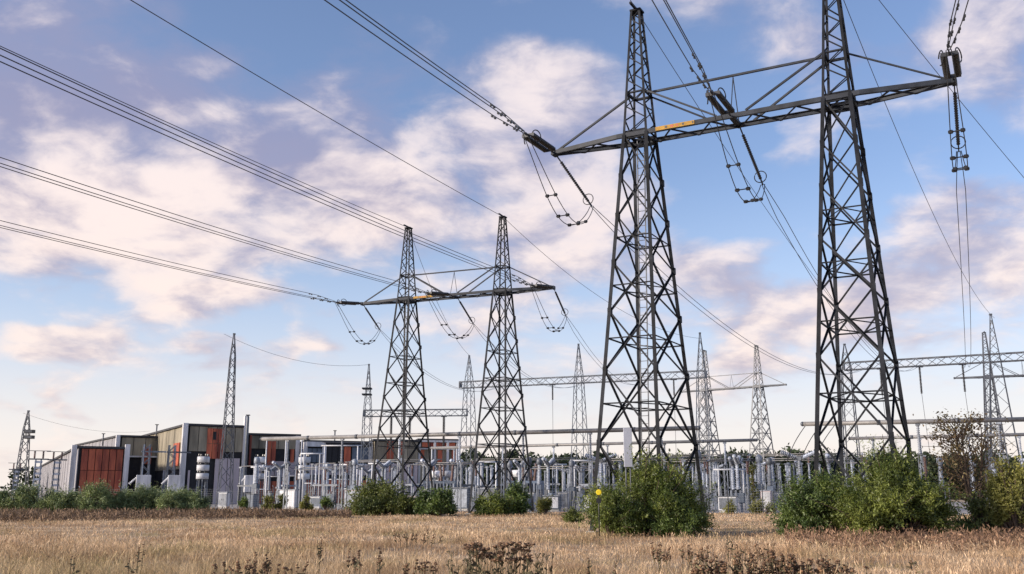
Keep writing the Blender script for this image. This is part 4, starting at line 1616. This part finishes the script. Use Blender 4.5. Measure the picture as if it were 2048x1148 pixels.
def sapling(name, label, u, Y, wpx, vtop, m, seed, nb=46, leaves=46, LL=.12, LW=.07, cat='tree', stem_m='bark', fork=.25, spread=1.0):
    """small tree: tapered trunk, limbs, twigs carrying leaves"""
    rng = np.random.default_rng(seed)
    wd, ht = wpx / FPX * Y, zat(vtop, Y)
    o = thing(name, label, cat, ground(u, Y), 0)
    tr = MB()
    tops = []
    for k in range(4):
        x, y = (rng.uniform(-.25, .25) * wd, rng.uniform(-.2, .2) * wd)
        p = [Vector((rng.uniform(-.1, .1), rng.uniform(-.1, .1), 0)), Vector((x * .3, y * .3, ht * fork)), Vector((x * .8, y * .8, ht * .6)), Vector((x, y, ht * .9))]
        tr.tube(p, [.09, .07, .045, .012], 6)
        tops.append(p)
    P = []
    limb = MB()
    for k in range(nb):
        p = tops[k % 4]
        f = rng.uniform(.25, 1.0)
        q = f * 3
        i = min(2, int(q))
        s0 = p[i].lerp(p[i + 1], q - i)
        a = rng.uniform(0, 2 * math.pi)
        reach = wd * .5 * spread * rng.uniform(.35, 1.0) * (1.15 - .55 * f)
        e = s0 + Vector((math.cos(a) * reach, math.sin(a) * reach * .8, rng.uniform(.05, .28) * ht))
        e.z = min(e.z, ht)
        mid = s0.lerp(e, .5) + Vector((0, 0, .04 * ht))
        limb.tube([s0, mid, e], [.025, .016, .006], 4)
        t = rng.uniform(.3, 1.05, (leaves, 1))
        P.append(np.array(s0) * (1 - t) + np.array(e) * t + rng.normal(size=(leaves, 3)) * .055 * wd)
    P = np.concatenate(P)
    P[:, 2] = np.clip(P[:, 2], .1, None)
    tr.build('trunk', M[stem_m], o)
    tag(limb.build('limbs', M[stem_m], o), kind='stuff')
    V, Q = leaf_quads(P, LL, LW, rng, up=.1)
    np_mesh('crown', V, Q, M[m], o)
    return o


# the two big bushes at the feet of the nearest pylon
shrub('willow_bush', 'big dense green bush round the left mast of the nearest pylon', 1290, 45.5, 240, 915, 'leaf_a', 3, 44, 34, 58, .13, .045, low=.0, lump_r=.26, flat=1.7)
shrub('willow_bush', 'lower green bush skirting the left foot of the nearest pylon bush', 1222, 43.8, 105, 955, 'leaf_a', 4, 18, 24, 50, .12, .045)
shrub('willow_bush', 'dark low bush at the right foot of the big near bush, beside the pylon leg', 1345, 44.0, 110, 985, 'leaf_b', 7, 14, 26, 46, .125, .045)
shrub('willow_bush', 'widest green bush below the right mast of the nearest pylon', 1790, 41.5, 265, 897, 'leaf_a', 5, 44, 36, 58, .125, .045, lump_r=.24, flat=1.6)
shrub('willow_bush', 'green bush at the left foot of the right mast, lower than its neighbour', 1640, 42.5, 165, 932, 'leaf_b', 6, 24, 30, 54, .125, .045, lump_r=.26, flat=1.6)
sapling('rose_tree', 'sparse brown leaved small tree with dark stems near the right edge', 1955, 46, 135, 832, 'leaf_r', 8, 120, 21, .13, .085, spread=1.6)
shrub('yellow_bush', 'yellow green bush cut off by the right edge of the picture', 2035, 43, 105, 884, 'leaf_y', 9, 20, 24, 34, .14, .07, low=.05)
shrub('olive_bush', 'low dark bush under the brown tree at right', 1965, 44, 110, 985, 'leaf_c', 10, 12, 20, 30, .14, .06)
# bushes at the feet of the smaller pylon
shrub('round_bush', 'rounded olive bush at the left foot of the smaller left pylon', 757, 83, 124, 966, 'leaf_c', 12, 22, 24, 32, .25, .09)
shrub('round_bush', 'small olive bush between the left feet of the smaller left pylon', 812, 82, 60, 984, 'leaf_c', 13, 10, 20, 26, .24, .09)
shrub('round_bush', 'darkest round bush at the right foot of the left mast', 872, 81, 80, 970, 'leaf_b', 14, 16, 24, 32, .24, .09)
shrub('round_bush', 'dark green bush below the right mast of the smaller left pylon', 990, 82, 76, 980, 'leaf_a', 15, 14, 22, 30, .24, .09)
shrub('round_bush', 'upright dark bush against the right mast of the smaller left pylon', 1036, 83.5, 62, 956, 'leaf_b', 16, 14, 22, 30, .24, .09)
shrub('pale_shrub', 'pale green shrub right of the smaller left pylon', 1091, 86, 36, 993, 'leaf_y', 17, 8, 16, 22, .2, .08)
for k, (u, wp, vt, Y, mm, lab) in enumerate((
        (538, 26, 988, 105, 'leaf_y', 'small yellow green shrub by the fence below the pale pipe frames'), (562, 24, 978, 106, 'leaf_y', 'slightly taller yellow green shrub by the fence below the pale pipe frames'),
        (612, 24, 990, 104, 'leaf_y', 'small pale shrub at the fence below the coil stack'), (652, 30, 992, 103, 'leaf_b', 'small dark green shrub at the fence left of the round olive bush'),
        (486, 20, 990, 106, 'leaf_b', 'small dark shrub at the foot of the tall grey post'), (1468, 32, 1000, 90, 'leaf_y', 'small yellow shrub by the fence behind the nearest right leg'),
        (1527, 52, 1000, 88, 'leaf_y', 'spreading yellow green shrub at the fence left of the right bushes'), (1145, 34, 1018, 60, 'leaf_c', 'low green weed patch left of the near bush'),
        (1215, 22, 1010, 84, 'leaf_y', 'tiny yellow shrub half hidden by the near bush'))):
    shrub('small_shrub', lab, u, Y, wp, vt, mm, 30 + k, 7, 14, 20, .2, .08)
sapling('sapling', 'slim yellow green sapling under the busbar canopy', 1508, 100, 26, 930, 'leaf_y', 40, 26, 26, .24, .12)
# row of young pines at left
rs2 = random.Random(5)
PINES = [(8, 44, 984), (36, 44, 976), (66, 46, 980), (97, 44, 984), (128, 46, 978), (160, 48, 980), (190, 50, 968), (222, 46, 972), (252, 48, 978), (283, 48, 974), (314, 46, 975), (342, 44, 976), (368, 42, 980), (393, 34, 985)]
for k, (u, wp, vt) in enumerate(PINES):
    shrub('young_pine', ['leftmost', 'second', 'third', 'fourth', 'fifth', 'sixth', 'seventh', 'eighth', 'ninth', 'tenth', 'eleventh', 'twelfth', 'thirteenth', 'rightmost'][k] + ' young pine from the left in the green hedge row',
          u, 84 + rs2.uniform(-1.5, 1.5), wp + 8, vt - 5, 'pine', 50 + k, 13, 20, 30, .22, .045, group='young pines in the hedge row', upright=1.1, lump_r=.36)
# far wood and far left trees
rng = np.random.default_rng(77)


def wood(name, label, x0, x1, y0, y1, h0, h1, n, leaves, m, LL):
    P = []
    for k in range(n):
        x, y = rng.uniform(x0, x1), rng.uniform(y0, y1)
        hh = rng.uniform(h0, h1)
        rr = hh * rng.uniform(.28, .42)
        c_ = np.array([x, y, hh * .6])
        q = rng.normal(size=(leaves, 3))
        q /= np.linalg.norm(q, axis=1, keepdims=True)
        q *= rng.uniform(.5, 1, (leaves, 1)) ** .4
        lum = 1 + .25 * np.sin(q[:, :1] * 5 + k) * np.cos(q[:, 2:] * 6)
        P.append(c_ + q * lum * np.array([rr, rr, hh * .42]))
        P.append(np.stack([x + rng.normal(size=leaves // 4) * rr, y + rng.normal(size=leaves // 4) * rr, rng.uniform(0, hh * .5, leaves // 4)], 1))
    V, Q = leaf_quads(np.concatenate(P), LL, LL * .6, rng, up=0)
    o = np_mesh(name, V, Q, M[m])
    return tag(o, label, 'woodland', kind='stuff')


wood('far_wood', 'dark far woodland along the horizon behind the substation', -62, 175, 262, 325, 10.0, 13.5, 230, 620, 'wood', 1.15)
wood('far_trees', 'dark trees behind the floodlight mast at the far left', -128, -104, 205, 225, 6.0, 9.5, 4, 400, 'wood', .9)

# ------------------------------------------------------------------ meadow
rng = np.random.default_rng(21)


def vnoise(x, y, s, seed):
    r_ = np.random.default_rng(seed)
    tot = 0
    for k in range(6):
        a, ph = r_.uniform(0, 2 * math.pi), r_.uniform(0, 6.28)
        f = s * r_.uniform(.5, 1.9)
        tot = tot + np.sin((x * math.cos(a) + y * math.sin(a)) * f + ph)
    return tot / 6


def blades(x, y, h, wd, lean, rng):
    """two segment blades"""
    n = len(x)
    a = rng.uniform(0, 2 * math.pi, n)
    la = rng.uniform(0, 2 * math.pi, n)
    sx, sy = np.cos(a) * wd / 2, np.sin(a) * wd / 2
    lx, ly = np.cos(la) * lean * h, np.sin(la) * lean * h
    z0 = np.zeros(n)

    def row(f, k, zz):
        return np.stack([x + lx * f - sx * k, y + ly * f - sy * k, zz], 1), np.stack([x + lx * f + sx * k, y + ly * f + sy * k, zz], 1)
    a0, b0 = row(0, 1, z0)
    a1, b1 = row(.35, .85, h * .6)
    a2, b2 = row(1.0, .18, h)
    V = np.stack([a0, b0, a1, b1, a2, b2], 1).reshape(-1, 3)
    i = np.arange(n)[:, None] * 6
    Q = np.concatenate([i + np.array([[0, 1, 3, 2]]), i + np.array([[2, 3, 5, 4]])])
    return V, Q


def stalks(x, y, h, wd, head, rng):
    """thin stalk with a slim seed head"""
    n = len(x)
    a = rng.uniform(0, 2 * math.pi, n)
    la = rng.uniform(0, 2 * math.pi, n)
    lean = rng.uniform(.02, .55, n)
    lx, ly = np.cos(la) * lean * h, np.sin(la) * lean * h
    ca, sa = np.cos(a), np.sin(a)

    def row(f, hw, zz):
        return np.stack([x + lx * f - ca * hw, y + ly * f - sa * hw, zz], 1), np.stack([x + lx * f + ca * hw, y + ly * f + sa * hw, zz], 1)
    a0, b0 = row(0, wd / 2, h * 0)
    a1, b1 = row(.55, wd / 2.4, h * .74)
    a2, b2 = row(.8, head, h * .87)
    a3, b3 = row(1.0, wd / 4, h)
    V = np.stack([a0, b0, a1, b1, a2, b2, a3, b3], 1).reshape(-1, 3)
    i = np.arange(n)[:, None] * 8
    Q = np.concatenate([i + np.array([[0, 1, 3, 2]]), i + np.array([[2, 3, 5, 4]]), i + np.array([[4, 5, 7, 6]])])
    return V, Q


def meadow_points(n, y0, y1, rng, power=1.0):
    y = y0 * (y1 / y0) ** (rng.uniform(0, 1, n) ** power)
    x = rng.uniform(-1, 1, n) * (.56 * y + 2.5)
    return x, y


# in front of the fence line only
def front(x, y):
    t = (x - YO.x) * E2.x + (y - YO.y) * E2.y
    return t < -.5


x, y = meadow_points(310000, 13.5, 118, rng, .85)
k = front(x, y)
x, y = x[k], y[k]
hn = vnoise(x, y, .5, 1) * .5 + vnoise(x, y, 1.7, 2) * .35
far = np.clip((y - 22) / 30, 0, 1)
flatp = np.clip(.5 + 2.2 * vnoise(x, y * 1.6, .33, 31) + 1.2 * vnoise(x, y, 1.1, 32), 0, 1)
h = (.45 + .75 * flatp) * np.clip(.20 + .16 * hn + rng.normal(size=len(x)) * .06, .05, .6) * (1 - .45 * far)
V1, Q1 = blades(x, y, h, np.maximum(.006, .00040 * y) * rng.uniform(.6, 1.4, len(x)), rng.uniform(.2, 1.5, len(x)), rng)
x2, y2 = meadow_points(190000, 13.5, 112, rng, .85)
flat2 = np.clip(.5 + 2.2 * vnoise(x2, y2 * 1.6, .33, 31) + 1.2 * vnoise(x2, y2, 1.1, 32), 0, 1)
k = front(x2, y2) & (rng.uniform(0, 1, len(x2)) < .25 + .75 * flat2) & (rng.uniform(0, 1, len(x2)) < np.clip(.5 + 1.3 * vnoise(x2, y2, .8, 6) + .8 * vnoise(x2, y2, .25, 7), .12, 1))
x2, y2 = x2[k], y2[k]
hn = vnoise(x2, y2, .5, 1) * .5 + vnoise(x2, y2, 1.7, 2) * .35
far = np.clip((y2 - 22) / 30, 0, 1)
h2 = np.clip(.33 + .18 * hn + rng.normal(size=len(x2)) * .11, .1, .8) * (1 - .5 * far)
V2, Q2 = stalks(x2, y2, h2, np.maximum(.004, .00024 * y2), np.maximum(.007, .00032 * y2) * rng.uniform(.7, 1.4, len(x2)), rng)
o = np_mesh('dry_grass', np.concatenate([V1, V2]), np.concatenate([Q1, Q2 + len(V1)]), M['grass'])
tag(o, 'dry straw coloured meadow grass covering the whole foreground', 'grass', kind='stuff')


# brown heather belt in front of the pines
def belt(name, label, pts_fn, n, h0, h1, m, wk, rng):
    x, y = pts_fn(n)
    h = h0 + (h1 - h0) * np.clip(.5 + .6 * vnoise(x, y, 1.3, 9) + rng.normal(size=len(x)) * .25, 0, 1)
    P = np.stack([x, y, rng.uniform(.05, 1, len(x)) * h], 1)
    V, Q = leaf_quads(P, .20 * wk, .05 * wk, rng, up=1.2)
    return tag(np_mesh(name, V, Q, M[m]), label, 'ground cover', kind='stuff')


def heath_pts(n):
    u = rng.uniform(-60, 700, n)
    f = rng.uniform(0, 1, n)
    y0 = 61 + 13 * np.clip(u / 690, 0, 1)
    y = y0 + f * np.where(u < 420, 20, 20 * np.clip((705 - u) / 285, .25, 1))
    y += vnoise(u, y, .05, 4) * 2.2
    k = rng.uniform(0, 1, n) < np.clip(.75 + 1.2 * vnoise(u, y * 9, .05, 14), .15, 1) * np.clip(f * 3.5, .15, 1)
    u, y = u[k], y[k]
    return (u - 1024) / FPX * (y * CP - 1.4 * SP), y


belt('heather', 'dark brown heather belt in front of the row of young pines', heath_pts, 46000, .1, .6, 'heath', 1.3, rng)


def rust_pts(n):
    u = rng.uniform(600, 705, n)
    y = 80 + rng.uniform(0, 6, n)
    return (u - 1024) / FPX * (y * CP - 1.4 * SP), y


def brown_right(n):
    u = rng.uniform(1570, 2120, n)
    y = 31 + rng.uniform(0, 1, n) ** .7 * 9 + vnoise(u, u * 0, .04, 3) * 2
    return (u - 1024) / FPX * (y * CP - 1.4 * SP), y


belt('brown_weeds', 'reddish brown dead weeds in front of the widest bush at right', brown_right, 10000, .15, .6, 'brownweed', .75, rng)


# ------------------------------------------------------------------ single weeds in the foreground
def weed(name, label, u, Y, vtop, wpx, stems, seed, head=(5, .035), m='weed', ms='weedstem', group=None, spike=False):
    r_ = random.Random(seed)
    wd, ht = wpx / FPX * Y, zat(vtop, Y)
    o = thing(name, label, 'dry plant', ground(u, Y), 0, group)
    a, b = MB(), MB()
    for k in range(stems):
        bx_, by_ = r_.uniform(-.42, .42) * wd, r_.uniform(-.3, .3) * wd * .7
        hh = ht * r_.uniform(.68, 1.0)
        tx, ty = bx_ * 1.15 + r_.uniform(-.06, .06), by_ + r_.uniform(-.06, .06)
        mid = Vector(((bx_ + tx) / 2 + r_.uniform(-.03, .03), (by_ + ty) / 2, hh * .55))
        T = Vector((tx, ty, hh))
        a.tube([(bx_, by_, 0), mid, T], [.008, .007, .005], 4)
        for j in range(3):
            f = r_.uniform(.35, .8)
            s0 = Vector((bx_, by_, 0)).lerp(T, f)
            e = s0 + Vector((r_.uniform(-.1, .1), r_.uniform(-.1, .1), r_.uniform(.0, .1)))
            a.bar(s0, e, .006, .03)
        n, rad = head
        for j in range(n):
            if spike:
                c_ = mid.lerp(T, r_.uniform(.0, 1.05)) + Vector((r_.uniform(-.03, .03), r_.uniform(-.03, .03), 0))
            else:
                c_ = T + Vector((r_.uniform(-1, 1) * .085, r_.uniform(-1, 1) * .085, r_.uniform(-.03, .012)))
                a.bar(T - Vector((0, 0, .09)), c_, .005)
            rr = rad * r_.uniform(.6, 1.25)
            b.lathe(c_ - Vector((0, 0, rr * .6)), c_ + Vector((0, 0, rr * .45)), [(0, rr * .35), (.4, rr), (.8, rr * .9), (1, rr * .4)], 6)
    tag(a.build('stems', M[ms], o), kind='stuff')
    tag(b.build('seed_heads', M[m], o), kind='stuff')
    return o


weed('tansy_clump', 'dark clump of dried flat topped flowers at the bottom centre', 1000, 17.6, 1082, 118, 34, 1, (11, .03))
weed('tansy_clump', 'thin olive stems just left of the dark flower clump at bottom centre', 925, 17.4, 1098, 46, 10, 2, (4, .018), 'weedstem')
weed('tansy_clump', 'thin straw stems just right of the dark flower clump at bottom centre', 1083, 17.3, 1104, 44, 9, 3, (4, .016), 'weedstem')
for k, (u, Y, vt, wp, st, lab) in enumerate((
        (470, 18.6, 1112, 90, 8, 'low brown dock clump left of centre at the bottom'), (510, 19.2, 1104, 50, 6, 'taller middle dock clump left of centre at the bottom'),
        (575, 17.4, 1122, 70, 8, 'low brown dock clump right of the middle dock clump, near the bottom edge'), (845, 17.6, 1112, 80, 9, 'brown dock clump left of the dark flower clump'),
        (1440, 18.0, 1108, 110, 30, 'leftmost brown dock clump of the bottom right row'), (1530, 17.8, 1106, 120, 36, 'second brown dock clump of the bottom right row'),
        (1610, 17.8, 1110, 110, 32, 'third brown dock clump of the bottom right row'), (1690, 17.6, 1118, 90, 20, 'rightmost brown dock clump of the bottom right row'),
        (735, 21, 1098, 80, 6, 'sparse brown weeds between the dock clump and the dark flower clump'), (1330, 24, 1085, 60, 8, 'sparse brown weeds in the grass below the near bush, left ones'),
        (1390, 24, 1088, 60, 9, 'sparse brown weeds in the grass below the near bush, right ones'), (1530, 24, 1082, 46, 8, 'small brown weed tuft below the gap between the near bushes'),
        (835, 34, 1060, 100, 10, 'far greenish brown weed patch in the meadow below the left pylon'))):
    weed('dock_clump', lab, u, Y, vt, wp, st, 10 + k, (10, .03), spike=True)
for k, (u, Y, vt, wp, st, lab) in enumerate((
        (272, 22, 1062, 14, 3, 'tall single dark weed stalk in the left meadow'), (637, 23, 1058, 16, 3, 'tall thin weed stalk left of centre'),
        (1465, 24, 1060, 16, 3, 'leftmost of the bare dry stalks below the gap between bushes'), (1490, 24, 1066, 26, 3, 'curved bare stalks right of the leftmost dry stalk'),
        (1185, 17.6, 1112, 12, 2, 'thin bare stalk at the bottom right of centre'), (1237, 17.8, 1096, 10, 2, 'taller thin bare stalk at the bottom right of centre'),
        (1828, 20, 1112, 14, 3, 'single dark stalk in the lower right meadow'), (140, 19, 1095, 14, 2, 'small dark stalk in the lower left meadow'),
        (255, 19, 1105, 12, 2, 'second small dark stalk in the lower left meadow'))):
    weed('dry_stalk', lab, u, Y, vt, wp, st, 40 + k, (8, .018), spike=True)
